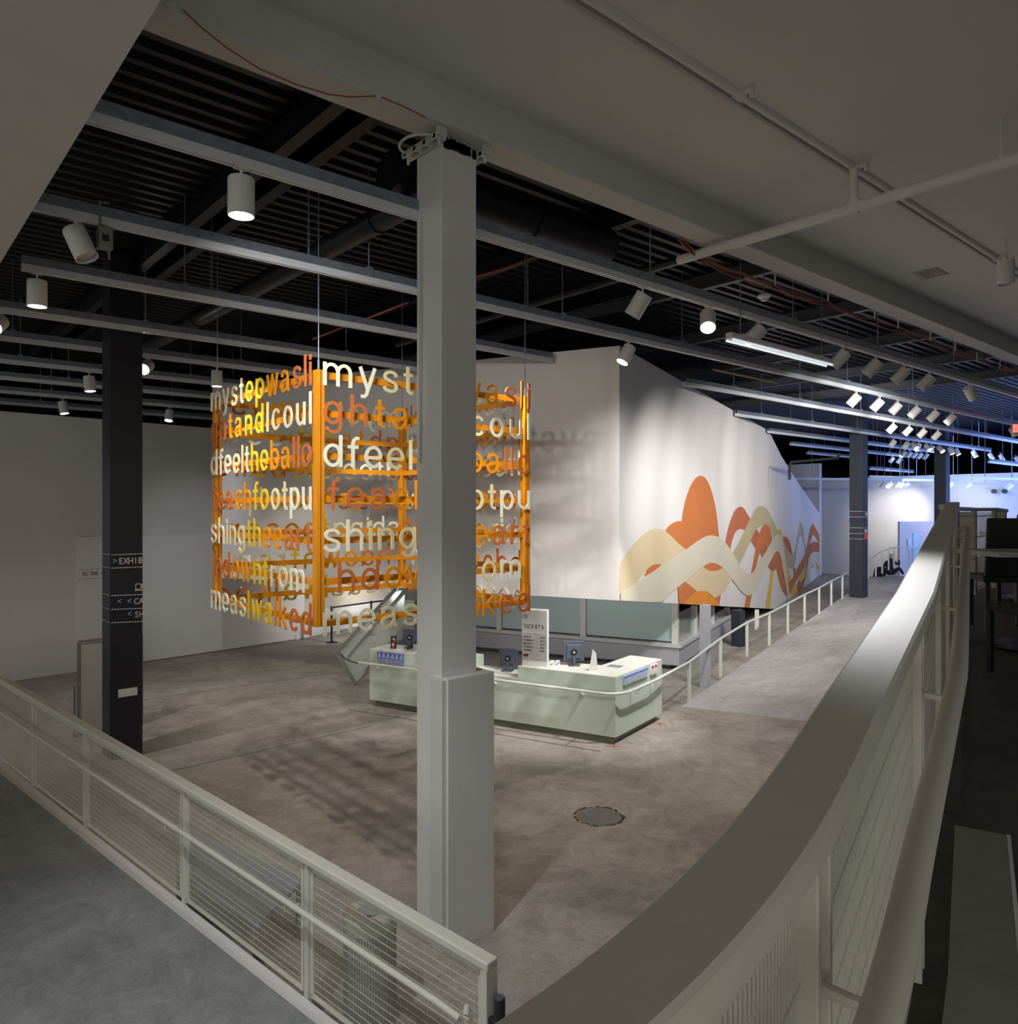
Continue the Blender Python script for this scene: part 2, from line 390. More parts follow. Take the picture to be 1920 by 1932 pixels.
# expansion joint across the ramp, square to the kerb
def rl_t_of(px, py):
    best = None
    for i in range(2000):
        t = i*.008
        for off in (.3,):
            p = rl(t, off); v = p-cam.location; Zc = v.dot(FW); x = CX+F*v.dot(RT)/Zc
            y = CY-F*(p.z-EYE)/Zc
            e = abs(x-px)+abs(y-py)
            if best is None or e < best[0]: best = (e, t)
    return best[1]
tj = rl_t_of(258, 1676)
p0, p1 = rl(tj, .20), rl(tj-.4, 5.5)
q.bar(p0+UZ*.002, p1+UZ*.004, .012, .006); q.build('expansion_joint', M['darkc'], lr)

# far ramp on the right
def rz(Z): return .0 if Z < 14.6 else min((Z-14.6)*.0413, .75)
q = MB(); zs = [14.5+i*1.0 for i in range(20)]
lf = [Wd(3.46+.672*(Z-14.6)-.12, Z, rz(Z)) for Z in zs]; rg = [Wd(3.46+.672*(Z-14.6)+6.5, Z-3.3, rz(Z)) for Z in zs]
lo = [q.bm.verts.new((p.x, p.y, -.05)) for p in lf]; hi = [q.bm.verts.new((p.x, p.y, p.z+.012)) for p in lf]
lo2 = [q.bm.verts.new((p.x, p.y, -.05)) for p in rg]; hi2 = [q.bm.verts.new((p.x, p.y, p.z+.012)) for p in rg]
for i in range(len(zs)-1):
    q.face([hi[i], hi[i+1], hi2[i+1], hi2[i]]); q.face([lo[i], lo[i+1], hi[i+1], hi[i]]); q.face([lo2[i], lo2[i+1], hi2[i+1], hi2[i]])
q.face([lo[0], hi[0], hi2[0], lo2[0]]); q.face([lo[-1], hi[-1], hi2[-1], lo2[-1]])
struct(q, 'ramp', M['ramp'], 'pale concrete ramp rising to the back behind the big railing')
tag(bpy.data.objects['ramp.001'] if 'ramp.001' in bpy.data.objects else None or lr, None)

# left wall
E1 = Vector((-5.99, 22.1)); E0 = Vector((-10.73, 16.85)); dL = (E1-E0).normalized(); E00 = E0-dL*10
nL = Vector((dL.y, -dL.x))       # toward the hall (camera side)
def wl(d, off=0.0, z=0.0): v = E00+dL*d+nL*off; return Wd(v.x, v.y, z)
LL = (E1-E00).length
q = MB(); q.hexa([wl(0, 0, 0), wl(LL, 0, 0), wl(LL, -.3, 0), wl(0, -.3, 0), wl(0, 0, 5.9), wl(LL, 0, 5.9), wl(LL, -.3, 5.9), wl(0, -.3, 5.9)])
wL = struct(q, 'wall_left', M['wallw'], 'tall off white wall along the left of the hall')
d0 = ((-8.75+10.73)**2+(0)**2)**.5
q = MB(); ds = 11.04
q.hexa([wl(ds, .07, .02), wl(LL+.0, .07, .02), wl(LL+.0, -.01, .02), wl(ds, -.01, .02), wl(ds, .07, 3.12), wl(LL, .07, 3.12), wl(LL, -.01, 3.12), wl(ds, -.01, 3.12)])
o = q.build('wall_panel', M['white'], wL); o['label'] = 'paler proud lower wall panel'
q = MB(); ang = [0]
pp = wl(ds+.10, .075, 2.215)
vs_, _ = glyph('H'); sz_ = .085/max(v[1] for v in vs_)
text(q, 'TO THE G', pp, Wd(dL.x, dL.y), UZ, sz_, .004, mono=.061/sz_, wscale=.8)
for zz in (2.14, 2.36):
    x = 0
    while x < .9:
        a = wl(ds+.05+x, .073, zz); b = wl(ds+.05+x+.035, .073, zz); q.bar(a, b, .006, .012); x += .07
q.build('lettering', M['ink'], wL)
# wall beyond its end
W2a = Vector((-5.95, 22.3)); d2 = Vector((.45, .89)).normalized(); n2 = Vector((d2.y, -d2.x))
def w2(d, off=0.0, z=0.0): v = W2a+d2*d+n2*off; return Wd(v.x, v.y, z)
q = MB(); q.hexa([w2(-.5, 0, 0), w2(12, 0, 0), w2(12, -.3, 0), w2(-.5, -.3, 0), w2(-.5, 0, 5.9), w2(12, 0, 5.9), w2(12, -.3, 5.9), w2(-.5, -.3, 5.9)])
wB = struct(q, 'wall_left', mat('beige_wall_paint', (.62, .56, .48), .85, noise=.04, nscale=2), 'beige wall with a white dado beyond the tall left wall')
q = MB(); q.hexa([w2(-.5, .03, .02), w2(12, .03, .02), w2(12, -.01, .02), w2(-.5, -.01, .02), w2(-.5, .03, .72), w2(12, .03, .72), w2(12, -.01, .72), w2(-.5, -.01, .72)])
q.hexa([w2(-.5, .07, .72), w2(12, .07, .72), w2(12, -.01, .72), w2(-.5, -.01, .72), w2(-.5, .07, .77), w2(12, .07, .77), w2(12, -.01, .77), w2(-.5, -.01, .77)])
q.hexa([w2(-.5, .08, .01), w2(12, .08, .01), w2(12, -.01, .01), w2(-.5, -.01, .01), w2(-.5, .08, .14), w2(12, .08, .14), w2(12, -.01, .14), w2(-.5, -.01, .14)])
q.build('dado', M['white'], wB)
# back wall
q = MB(); q.box((42.6, -14, 0), (42.9, 26, 5.5)); struct(q, 'wall_back', M['white'], 'pale blue lit wall closing the far end of the hall')
q = MB(); q.box((41.2, 20.0, 0), (41.5, 23, 6.2))
a = onX(1545, 900, 41.2)
q = MB(); q.box((41.2, a.y, 0), (41.5, a.y+12, 6.3)); struct(q, 'wall_back', M['white'], 'short white wall return behind the mural end')
# dark upper closure of the hall
q = MB(); q.box((-22, 44, 0), (62, 44.3, 8)); struct(q, 'wall_rear', M['black'], 'black wall at the rear of the hall')
q = MB(); q.box((60, -6, 0), (60.3, 44, 8)); struct(q, 'wall_far', M['black'], 'black wall beyond the far end')
q = MB(); q.box((1.6, -4.3, 0), (60, -4, 7.38)); struct(q, 'wall_near', mat('brown_wall_paint', (.20, .17, .13), .9), 'unseen brown wall behind the camera, added to block ambient light')  # added out of view to keep world light off the gallery
# black deck ceiling with ribs parallel to the tracks
DZ = 7.75
q = MB(); y = 5.55; i = 0
prof = []
while y < 44:
    prof += [(y, DZ), (y+.10, DZ), (y+.12, DZ-.06), (y+.20, DZ-.06), (y+.22, DZ)]; y += .24
v0 = [q.bm.verts.new((-20, a, b)) for a, b in prof]; v1 = [q.bm.verts.new((60, a, b)) for a, b in prof]
for i in range(len(prof)-1): q.face([v0[i], v1[i], v1[i+1], v0[i+1]])
q.box((-20, 5.55, DZ+.05), (60, 44, DZ+.15))
struct(q, 'ceiling', M['deck'], 'black corrugated metal deck over the hall')
# white ceiling over the gallery where the camera stands, and the left soffit
BZ = EYE+3.24
q = MB(); q.box((-20, -6, BZ+.34), (60, 5.2, BZ+.5)); struct(q, 'ceiling', M['ceilw'], 'smooth white ceiling above the near gallery')
q = MB(); q.box((-20, 5.19, BZ), (60, 5.53, BZ+1.2)); struct(q, 'trim_1', M['beam'], 'white ceiling beam along the edge of the black void', bevel=.012)
xe = onX(0, 490, 1.0); 
# soffit edge runs along y
pA = pix(275, 60, 2.45*F/(958-60)); pB = pix(0, 490, 2.45*F/(958-490))
q = MB(); q.box((-20, -6, EYE+2.45), ((pA.x+pB.x)/2, 13.5, EYE+2.55)); struct(q, 'ceiling', M['ceilw'], 'white dropped soffit at upper left')

# ================================================================== THEATRE BOX WITH MURAL
AX, AZ = 1.914, 13.2; DR = (.4655, .885); DLf = (-.892, .452)
def th(s, t=0.0, z=0.0, off=0.0): # off: outwards from the mural face
    return Wd(AX+DR[0]*s+DLf[0]*t+off*DR[1], AZ+DR[1]*s+DLf[1]*t-off*DR[0], z)
def thbot(s): return max(EYE-1.61-.1267*s, .0)
top = [(0, EYE+2.815), (15.9, EYE+2.76), (18.9, EYE+2.04), (23.2, EYE+1.27), (33.1, EYE-.30)]
sb = (EYE-1.61)/.1267
prof = top+[(33.1, .004), (sb, .004), (0, EYE-1.61)]
q = MB()
lo = [q.bm.verts.new(th(s, 0, z)) for s, z in prof]; hi = [q.bm.verts.new(th(s, 9.86, z)) for s, z in prof]
q.face(lo); q.face(hi[::-1]); n = len(prof)
for i in range(n): q.face([lo[i], lo[(i+1) % n], hi[(i+1) % n], hi[i]])
TH = q.build('overhanging_gallery_box', M['boxw'])
tag(TH, 'huge white overhanging box volume with a wave mural on its right face', 'wall volume')
def mpix(zx, zy):               # a mural point from the measured drawing -> (s, z)
    px, py = 1150+zx/4.267, 860+zy/4.267; dx = (px-CX)/F
    s = (AX-dx*AZ)/(dx*DR[1]-DR[0]); Z = AZ+DR[1]*s
    return s, EYE+(CY-py)/F*Z
SH = [
 ('m_or', [(445,600),(490,552),(540,527),(578,527),(588,450),(612,345),(650,240),(690,180),(725,158),(765,175),(800,230),(835,340),(860,470),(882,680),(700,760),(610,760)]),
 ('m_tan', [(75,890),(130,790),(200,700),(270,630),(330,597),(380,587),(440,600),(480,640),(540,695),(612,752),(540,820),(415,877),(370,874),(330,888),(295,920),(250,975),(215,1020),(75,1110)]),
 ('m_or', [(276,974),(300,915),(345,880),(385,873),(420,876),(350,930)]),
 ('m_rust', [(926,710),(945,610),(975,510),(1010,435),(1048,406),(1080,425),(1110,475),(1140,520),(1090,600),(1050,588),(1015,610),(985,680),(966,770)]),
 ('m_rust', [(1395,655),(1420,650),(1450,700),(1470,795),(1440,790),(1405,720)]),
 ('m_y', [(1352,595),(1368,588),(1385,620),(1396,680),(1380,690),(1360,640)]),
 ('m_khaki', [(980,800),(1060,650),(1110,545),(1160,450),(1190,412),(1220,405),(1258,420),(1300,492),(1345,590),(1400,690),(1430,760),(1460,797),(1480,790),(1498,720),(1515,600),(1533,532),(1552,565),(1575,730),(1590,830),(1575,800),(1550,670),(1533,638),(1515,690),(1500,800),(1488,870),(1462,912),(1430,890),(1400,840),(1370,760),(1330,680),(1290,600),(1240,562),(1190,580),(1140,670),(1085,790),(1036,885)]),
 ('m_rust', [(1133,685),(1158,625),(1180,588),(1200,625),(1195,680),(1170,745)]),
 ('m_or', [(1134,945),(1155,850),(1178,720),(1200,630),(1225,572),(1252,550),(1280,575),(1307,665),(1290,715),(1270,730),(1252,698),(1230,725),(1200,800),(1175,900),(1150,945)]),
 ('m_rust', [(1205,770),(1232,715),(1250,700),(1272,740),(1240,800),(1222,822)]),
 ('m_rust', [(1473,880),(1495,920),(1480,960)]),
 ('m_y', [(1405,830),(1425,880),(1445,950),(1460,1000),(1435,1015),(1415,900)]),
 ('m_or', [(1340,765),(1362,800),(1382,880),(1400,960),(1435,1020),(1470,985),(1510,900),(1560,810),(1590,700),(1612,585),(1633,545),(1652,575),(1685,645),(1685,715),(1655,655),(1635,633),(1620,670),(1600,760),(1572,880),(1530,960),(1490,1020),(1450,1115),(1420,1130),(1390,1090),(1360,1000),(1335,900),(1305,820)]),
 ('m_rust', [(1600,770),(1612,715),(1635,690),(1685,700),(1685,775),(1640,772),(1610,800),(1590,880),(1570,1000),(1545,1115),(1525,1122),(1508,1070),(1515,1005),(1570,900)]),
 ('m_y', [(1515,1000),(1545,945),(1570,893),(1578,900),(1562,980),(1535,1022)]),
 ('m_y', [(1462,1098),(1500,1030),(1508,1080),(1492,1123),(1470,1120)]),
 ('m_rust', [(1340,768),(1365,790),(1378,830),(1368,860),(1350,800)]),
 ('m_rust', [(1272,895),(1300,815),(1320,860),(1337,900),(1325,922),(1298,922)]),
 ('m_y', [(1296,925),(1318,925),(1308,1020),(1294,1140),(1284,1236),(1250,1235),(1268,1120),(1284,1020)]),
 ('m_or', [(1100,1120),(1142,1112),(1130,1170),(1120,1226),(1082,1223)]),
 ('m_cream', [(1560,1125),(1580,1020),(1596,880),(1610,815),(1640,780),(1685,782),(1685,850),(1650,850),(1620,880),(1604,930),(1598,1000),(1590,1080)]),
 ('m_tan', [(1600,1080),(1596,960),(1612,905),(1640,885),(1665,920),(1685,985),(1685,1002),(1640,1050),(1612,1078)]),
 ('m_w', [(1606,970),(1620,910),(1640,898),(1658,930),(1668,975),(1650,1020),(1620,1010)]),
 ('m_y', [(1608,905),(1622,875),(1632,870),(1645,893),(1634,887),(1622,890)]),
 ('m_y', [(1653,848),(1668,872),(1685,885),(1685,912),(1668,905)]),
 ('m_or', [(745,898),(780,872),(822,860),(865,870),(905,903),(870,922),(825,930),(780,920)]),
 ('m_tan', [(598,1017),(670,955),(748,895),(780,918),(825,928),(870,920),(905,902),(945,948),(980,995),(945,1050),(895,1115),(835,1145),(800,1110),(760,1090),(700,1098)]),
 ('m_or', [(543,1060),(600,1013),(650,1052),(702,1096),(640,1140),(600,1196),(550,1195)]),
 ('m_or', [(833,1146),(888,1118),(876,1212),(850,1190)]),
 ('m_ob', [(588,1197),(620,1150),(670,1105),(720,1088),(770,1095),(815,1130),(850,1170),(880,1214)]),
 ('m_cream', [(75,1102),(215,1015),(330,940),(415,877),(520,810),(610,750),(700,685),(760,650),(810,640),(870,655),(930,705),(1000,810),(1050,900),(1090,940),(1130,948),(1170,915),(1220,820),(1270,740),(1310,665),(1335,635),(1350,627),(1370,640),(1390,700),(1402,790),(1420,930),(1440,1100),(1450,1190),(1430,1192),(1415,1060),(1390,920),(1370,810),(1355,775),(1340,768),(1320,785),(1290,850),(1240,930),(1190,1040),(1150,1105),(1105,1128),(1060,1100),(1020,1050),(975,990),(925,925),(870,878),(820,862),(780,870),(740,895),(670,950),(600,1010),(545,1055),(470,1115),(395,1178),(75,1166)]),
]
q = MB(); mnames = ['m_or', 'm_tan', 'm_cream', 'm_rust', 'm_khaki', 'm_y', 'm_ob', 'm_w']
for li, (mn, pts) in enumerate(SH):
    pp = smooth_closed(pts, 4); off = .002+.0007*li; vv = []
    for a, b in pp:
        s, z = mpix(min(max(a, 75), 1685), b); s = min(max(s, 0.003), 33.09); z = max(z, thbot(s)+.003)
        vv.append((s, z))
    # drop consecutive duplicates
    cl = []
    for v in vv:
        if not cl or (abs(v[0]-cl[-1][0])+abs(v[1]-cl[-1][1])) > 1e-3: cl.append(v)
    from mathutils.geometry import tessellate_polygon
    tri = tessellate_polygon([[Vector((a, b, 0)) for a, b in cl]])
    bv = [q.bm.verts.new(th(a, 0, b, off)) for a, b in cl]
    for t in tri: q.face([bv[i] for i in t], mnames.index(mn))
o = q.build('mural', [M[k] for k in mnames], TH); o['label'] = 'orange, tan, cream and yellow painted wave mural'

# ================================================================== BOOTH UNDER THE BOX
BXc = (3.96, 17.7)
def bo(s, t=0.0, z=0.0): return Wd(BXc[0]+DR[0]*s+DLf[0]*t, BXc[1]+DR[1]*s+DLf[1]*t, z)
booth = thing('glass_walled_platform', 'slate grey plinth with green frosted glass walls under the white box', 'platform', bo(0, 0, 0))
q = MB(); q.hexa([bo(0, 0, .12), bo(7.2, 0, .12), bo(7.2, 8.2, .12), bo(0, 8.2, .12), bo(0, 0, .56), bo(7.2, 0, .56), bo(7.2, 8.2, .56), bo(0, 8.2, .56)])
q.hexa([bo(.3, .3, 0), bo(7.0, .3, 0), bo(7.0, 8, 0), bo(.3, 8, 0), bo(.3, .3, .13), bo(7.0, .3, .13), bo(7.0, 8, .13), bo(.3, 8, .13)])
q.build('plinth', M['grey'], booth)
q = MB(); q.hexa([bo(-.06, -.06, .54), bo(7.2, -.06, .54), bo(7.2, .25, .54), bo(-.06, .25, .54), bo(-.06, -.06, .62), bo(7.2, -.06, .62), bo(7.2, .25, .62), bo(-.06, .25, .62)])
q.hexa([bo(-.06, .25, .54), bo(.25, .25, .54), bo(.25, 8.2, .54), bo(-.06, 8.2, .54), bo(-.06, .25, .62), bo(.25, .25, .62), bo(.25, 8.2, .62), bo(-.06, 8.2, .62)])
q.build('ledge', mat('ledge_paint', (.55, .56, .57), .5), booth)
gz = 1.555
tl = [0.06, 2.35, 4.7, 8.05]
def mull(s, t, z1):
    q = MB(); q.hexa([bo(s-.06, t-.02, .6), bo(s+.06, t-.02, .6), bo(s+.06, t+.13, .6), bo(s-.06, t+.13, .6), bo(s-.06, t-.02, z1), bo(s+.06, t-.02, z1), bo(s+.06, t+.13, z1), bo(s-.06, t+.13, z1)])
    q.build('mullion', mat('mullion_paint', (.62, .62, .58), .5) if 'mullion_paint' not in bpy.data.materials else bpy.data.materials['mullion_paint'], booth, bevel=.008)
for i, t in enumerate(tl): mull(.08, t, gz)
for a, b in zip(tl, tl[1:]):
    q = MB(); q.hexa([bo(.07, a+.14, .66), bo(.09, a+.14, .66), bo(.09, b-.03, .66), bo(.07, b-.03, .66), bo(.07, a+.14, gz), bo(.09, a+.14, gz), bo(.09, b-.03, gz), bo(.07, b-.03, gz)])
    q.build('glass_panel', M['glass'], booth)
sl = [.12, 1.7, 3.6, 5.6]
for s0, s1 in zip(sl, sl[1:]):
    zt = EYE-1.61-.1267*(4.93+s1)-.02
    q = MB(); q.hexa([bo(s0+.08, .06, .62), bo(s1-.05, .06, .62), bo(s1-.05, .075, .62), bo(s0+.08, .075, .62), bo(s0+.08, .06, zt), bo(s1-.05, .06, zt), bo(s1-.05, .075, zt), bo(s0+.08, .075, zt)])
    o = q.build('glass_panel', M['clear'], booth); o['label'] = 'clear side glass panel'
    mull(s1, .02, zt)

def stand_post(name, x0y0, w_, z0, z1, m, label, cat='column'):
    q = MB(); x, y = x0y0; q.box((x-w_/2, y-w_/2, z0), (x+w_/2, y+w_/2, z1)); o = q.build(name, m, bevel=.006); tag(o, label, cat); return o
c = flo(1330, 1297); v = Wd(0, 0)
stand_post('support_post', (c.x, c.y), .17, .0, EYE-2.05, M['grey'], 'slim slate grey post at the foot of the ramp under the mural', 'post')
c = flo(1392, 1219); stand_post('support_post', (c.x, c.y), .27, .0, .99, M['greyd'], 'thick dark grey post under the mural box beside the platform', 'post')
c = pix(1427.5, 1188, 20.3); q = MB(); q.box((c.x-.04, c.y-.04, c.z), (c.x+.04, c.y+.04, EYE-2.72))
tag(q.build('white_drop_post', M['white']), 'short white drop post hanging below the mural bottom edge', 'post')

# ================================================================== COLUMNS
def column(name, x, y, s, z0, z1, m, label):
    t = thing(name, label, 'column', (x+s/2, y+s/2, z0))
    q = MB(); q.box((x, y, z0), (x+s, y+s, z1)); q.build('shaft', m, t, bevel=.006); return t
# white column
c = pix(833, 1000, 6.565); wx, wy, ws = c.x, c.y, .38
WC = thing('column', 'white square column in front of the hanging word cube', 'column', (wx+ws/2, wy+ws/2, 0))
q = MB(); q.box((wx, wy, 0), (wx+ws, wy+ws, BZ-.09)); q.build('shaft', M['white'], WC, bevel=.004)
q = MB(); q.box((wx+.02, wy+.02, BZ-.10), (wx+ws-.02, wy+ws-.02, BZ-.0)); 
for i in range(26):
    a = wx+.02+random.random()*(ws-.04); b = random.random()*.05
    q.box((a-.02, wy-.004, BZ-.13+b*.4), (a+.025, wy+.03, BZ-.05+b))
tag(q.build('rough_plaster_top', mat('crumbled_plaster', (.55, .53, .47), .95, noise=.35, nscale=30, bump=1), WC), 'crumbled unfinished plaster')
q = MB(); bx0 = onY(845, 1300, wy-.10).x; bx1 = onY(932, 1300, wy-.10).x; hz = pix(850, 1270, 6.75).z
q.box((bx0, wy-.10, 0), (bx1, wy+.16, hz)); q.build('lower_casing', M['white'], WC, bevel=.004)
q = MB(); q.box((bx0-.045, wy-.075, .0), (bx0, wy+.1, hz-.01)); q.build('casing_edge_strip', M['beam'], WC, bevel=.003)
q = MB(); q.box((wx+ws+.004, wy+.02, hz+.0), (wx+ws+.09, wy+.05, hz+.012)); q.build('wood_shim', mat('raw_wood', (.42, .26, .13), .7), WC)
# clamps at the top
for sx, nm in ((wx-.06, 'white clamp bracket at the left'), (wx+ws+.06, 'white clamp bracket at the right')):
    q = MB(); zc = BZ-.05
    q.box((sx-.05, wy-.08, zc-.05), (sx-.03, wy+ws+.08, zc)); q.box((sx+.03, wy-.08, zc-.05), (sx+.05, wy+ws+.08, zc))
    for k in range(4): q.box((sx-.05, wy-.06+k*.15, zc-.045), (sx+.05, wy-.02+k*.15, zc-.01))
    q.tube([(sx, wy-.05, zc-.1), (sx, wy-.05, zc+.02)], .014, 8); q.tube([(sx, wy+ws+.05, zc-.1), (sx, wy+ws+.05, zc+.02)], .014, 8)
    q.box((sx-.045, wy-.10, zc-.03), (sx+.045, wy-.065, zc+.045))
    q.build('clamp', M['beam'], WC)
q = MB(); arc = [(wx-.10, wy+.02+.18*(1-math.cos(a)), BZ-.10+.0*a) for a in (0,)]
pts = []
for k in range(13):
    a = math.pi*k/12; pts.append((wx-.1-.16*math.sin(a), wy+.19-.21*math.cos(a), BZ-.07))
q.tube(pts, .012, 8); q.build('conduit_loop', M['beam'], WC, smooth=True)
q = MB(); q.tube([(wx-.03, wy+.30, BZ-.65), (wx-.03, wy+.30, 5.05), (wx-.02, wy+.31, 4.2)], .012, 8); q.build('conduit', M['beam'], WC, smooth=True)

cx0, cy0, cs = 2.93, 12.54, .46
DC = column('column', cx0, cy0, cs, 0, DZ-.06, M['navy'], 'near black column at left carrying white direction lettering')
# lettering on its right face
yf = cy0-.004
def colt(px, py): p = onY(px, py, yf); return p
q = MB(); q2 = MB(); q3 = MB()
def put(mb, s, px, py, hpx, gap=.14, mono=None):
    p = colt(px, py); p2 = colt(px, py-hpx); h = (p2-p).length
    vs, _ = glyph('H'); hh = max(v[1] for v in vs); sz = h/hh; adv = (colt(px+9.35, py)-p).x; text(mb, s, p, UX, UZ, sz, .003, mono=adv/sz, wscale=.82)
put(q, 'EXHIB', 223.5, 1064.5, 11.5, .17); put(q, 'CA', 252.5, 1140, 10.8, .17); put(q, 'SH', 253, 1165, 10.8, .17)
put(q2, '>', 212, 1064, 11); put(q2, '<', 221, 1140, 11); put(q2, '<', 239.5, 1140, 11); put(q2, '<', 239.5, 1164, 11)
for py in (1047, 1072, 1124, 1150, 1175):
    pxx = 210
    while pxx < 270:
        a = colt(pxx, py-(pxx-210)*.04); b = colt(pxx+3.6, py-(pxx-210)*.04); b.z = a.z; q.bar(a, b, .004, .012, side=UY); pxx += 5.4
    z = colt(209, py).z; q3.box((cx0-.003, cy0, z-.003), (cx0, cy0+cs, z+.003))
# cup pictogram
a = colt(256, 1113); zc = a.z; xc = a.x; k = .0068
def seg(x0, y0, x1, y1): q.bar((xc+x0*k, yf, zc+y0*k), (xc+x1*k, yf, zc+y1*k), .004, .010, side=UY)
for g in ((0, 13, 0, 1), (0, 1, 11, 1), (11, 1, 11, 13), (0, 13, 11, 13), (11, 11, 14, 11), (14, 11, 14, 6), (14, 6, 11, 4), (-2, -1, 13, -1), (-2, -1, -1, 0), (13, -1, 12.5, 0)): seg(*g)
q.build('lettering', M['letl'], DC); q2.build('arrow_lettering', M['letb'], DC); q3.build('dashed_rule', M['letg'], DC)
q = MB(); a = colt(223, 1305); b = colt(259, 1300); q.box((a.x, yf-.006, a.z-.09), (b.x, yf, a.z+.03)); q.build('notice', M['paper'], DC)

c = pix(1626, 1130, 27.3); FC = column('column', c.x, c.y, .46, c.z-.02, DZ-.06, M['greyd'], 'dark slate column standing on the far ramp beyond the mural')
q = MB(); q2 = MB()
for py in (965, 975.5, 996, 1007, 1017):
    z = pix(1626, py, 27.3).z; q.box((c.x-.006, c.y-.006, z-.008), (c.x, c.y+.46, z+.008)); q.box((c.x-.006, c.y-.006, z-.008), (c.x+.46, c.y, z+.008))
z = pix(1626, 1002, 27.3).z; q.box((c.x+.20, c.y-.008, z-.06), (c.x+.40, c.y, z+.06))
z = pix(1626, 970, 27.3).z; q.box((c.x+.26, c.y-.008, z-.06), (c.x+.30, c.y, z+.06)); q.box((c.x+.34, c.y-.008, z-.06), (c.x+.38, c.y, z+.06))
q.build('ruled_line', M['signg'], FC)
z = pix(1626, 1012, 27.3).z; q2.box((c.x+.18, c.y-.008, z-.11), (c.x+.42, c.y, z+.10)); q2.build('red_sign', M['red'], FC)
c = pix(1784, 1000, 32); FC2 = column('column', c.x, c.y, .46, 0, DZ-.06, M['greyd'], 'dark blue lit column at the far end, behind the railing top')
c = pix(1990, 1000, 30)

# ================================================================== TICKET COUNTER
CKX, CKZ = 1.705, 12.17; C1 = (-.874, .486); C2 = (.580, .8146)
nC1 = (.486, .874)              # inward normal of the long face
nC2 = (-.8146, .58)             # inward normal of the side face
def ct(t=0.0, s=0.0, z=0.0, n1=0.0, n2=0.0):
    return Wd(CKX+C1[0]*t+C2[0]*s+nC1[0]*n1+nC2[0]*n2, CKZ+C1[1]*t+C2[1]*s+nC1[1]*n1+nC2[1]*n2, z)
TC = thing('ticket_counter', 'pale green L-shaped ticket counter with stepped white top', 'counter', ct(2, .3, 0))
HI, LO = 1.09, .88
cor = ct(.0, 0)
def lerp_in(t, n1): return ct(t, 0, 0, n1=n1)
# inner corner of the L
inner = flo(1135, 1255, HI)
def poly_z(mb, pts, z0, z1, mi=0): mb.prism([(p.x, p.y) for p in pts], z0, z1, mi)
SPC = [  # name, outline, top
 ('raised_section', [ct(0), ct(1.777), ct(1.777, n1=.62), Vector((inner.x, inner.y, 0)), ct(0, 1.777, n2=.62), ct(0, 1.777)], HI),
 ('low_section', [ct(1.777), ct(2.83), ct(2.83, n1=.62), ct(1.777, n1=.62)], LO),
 ('raised_section', [ct(2.83), ct(5.01), ct(5.01, n1=.62), ct(2.83, n1=.62)], HI)]
for nm, pts, h in SPC:
    q = MB(); poly_z(q, pts, .12, h-.012); b_ = q.build(nm, M['counter'], TC)
    q = MB(); poly_z(q, pts, h-.012, h); q.build('counter_top', M['counttop'], b_)
q = MB(); poly_z(q, [ct(.06, 0, n1=.08), ct(4.93, 0, n1=.08), ct(4.93, 0, n1=.55), ct(.7, 0, n1=.55), ct(.0, 1.70, n2=.55), ct(0, 1.70, n2=.08)], 0, .125); q.build('toe_kick', M['toe'], TC)
# leaflet racks let into the fronts
def lf_on(px, py, face):
    # ray to the long face (face=1) or the side face (face=2)
    d = C1 if face == 1 else C2; dx = (px-CX)/F
    k = (CKX-dx*CKZ)/(dx*d[1]-d[0]); Z = CKZ+d[1]*k
    return k, EYE+(CY-py)/F*Z
def rack(face, pxa, pxb, pyt, pyb, n, label, mats, grp):
    k0, z1 = lf_on(pxa, pyt, face); k1, z0 = lf_on(pxb, pyb, face); _, zb = lf_on(pxa, pyb, face)
    P = (lambda k, o, z: ct(k, 0, z, n1=-o)) if face == 1 else (lambda k, o, z: ct(0, k, z, n2=-o))
    ka, kb = min(k0, k1), max(k0, k1); zt = HI-.03; zl = zb
    q = MB(); q.bar(P(ka, .02, zl-.005), P(kb, .02, zl-.005), .05, .01); q.bar(P(ka, .047, (zl+.05)), P(kb, .047, zl+.05), .004, .10)
    q.build('leaflet_rack', M['clear'], TC)
    stp = (kb-ka)/n
    for i in range(n):
        q = MB(); a = ka+stp*i+.006; b = a+stp-.012
        q.hexa([P(a, .008, zl+.004), P(b, .008, zl+.004), P(b, .035, zl+.004), P(a, .035, zl+.004), P(a, .002, zt), P(b, .002, zt), P(b, .03, zt), P(a, .03, zt)], 0)
        q.hexa([P(a, .036, zl+.11), P(b, .036, zl+.11), P(b, .0345, zl+.11), P(a, .0345, zl+.11), P(a+(b-a)*.1, .034, zt-.01), P(a+(b-a)*.5, .034, zt-.01), P(a+(b-a)*.5, .031, zt-.01), P(a+(b-a)*.1, .031, zt-.01)], 1)
        o = q.build('leaflet', [M[mats[0]], M[mats[1]]]); tag(o, label[0].format(['first', 'second', 'third', 'fourth', 'fifth', 'sixth', 'seventh', 'eighth'][i]) if '{}' in label[0] else label[0], 'leaflet', grp)
rack(1, 713, 762, 1226, 1250, 6, ['stack of blue leaflets in the left counter rack, {} from the right'], ('blue', 'bluel'), 'blue leaflets in the left rack')
rack(2, 1174, 1219, 1262, 1292, 8, ['pale blue striped leaflets in the right counter rack, {} from the corner'], ('bluel', 'blue'), 'striped leaflets in the right rack')
rack(2, 1225, 1237, 1255, 1273, 2, ['red and white leaflet near the right end of the counter, {} of the pair'], ('paper', 'red'), 'red and white leaflets')
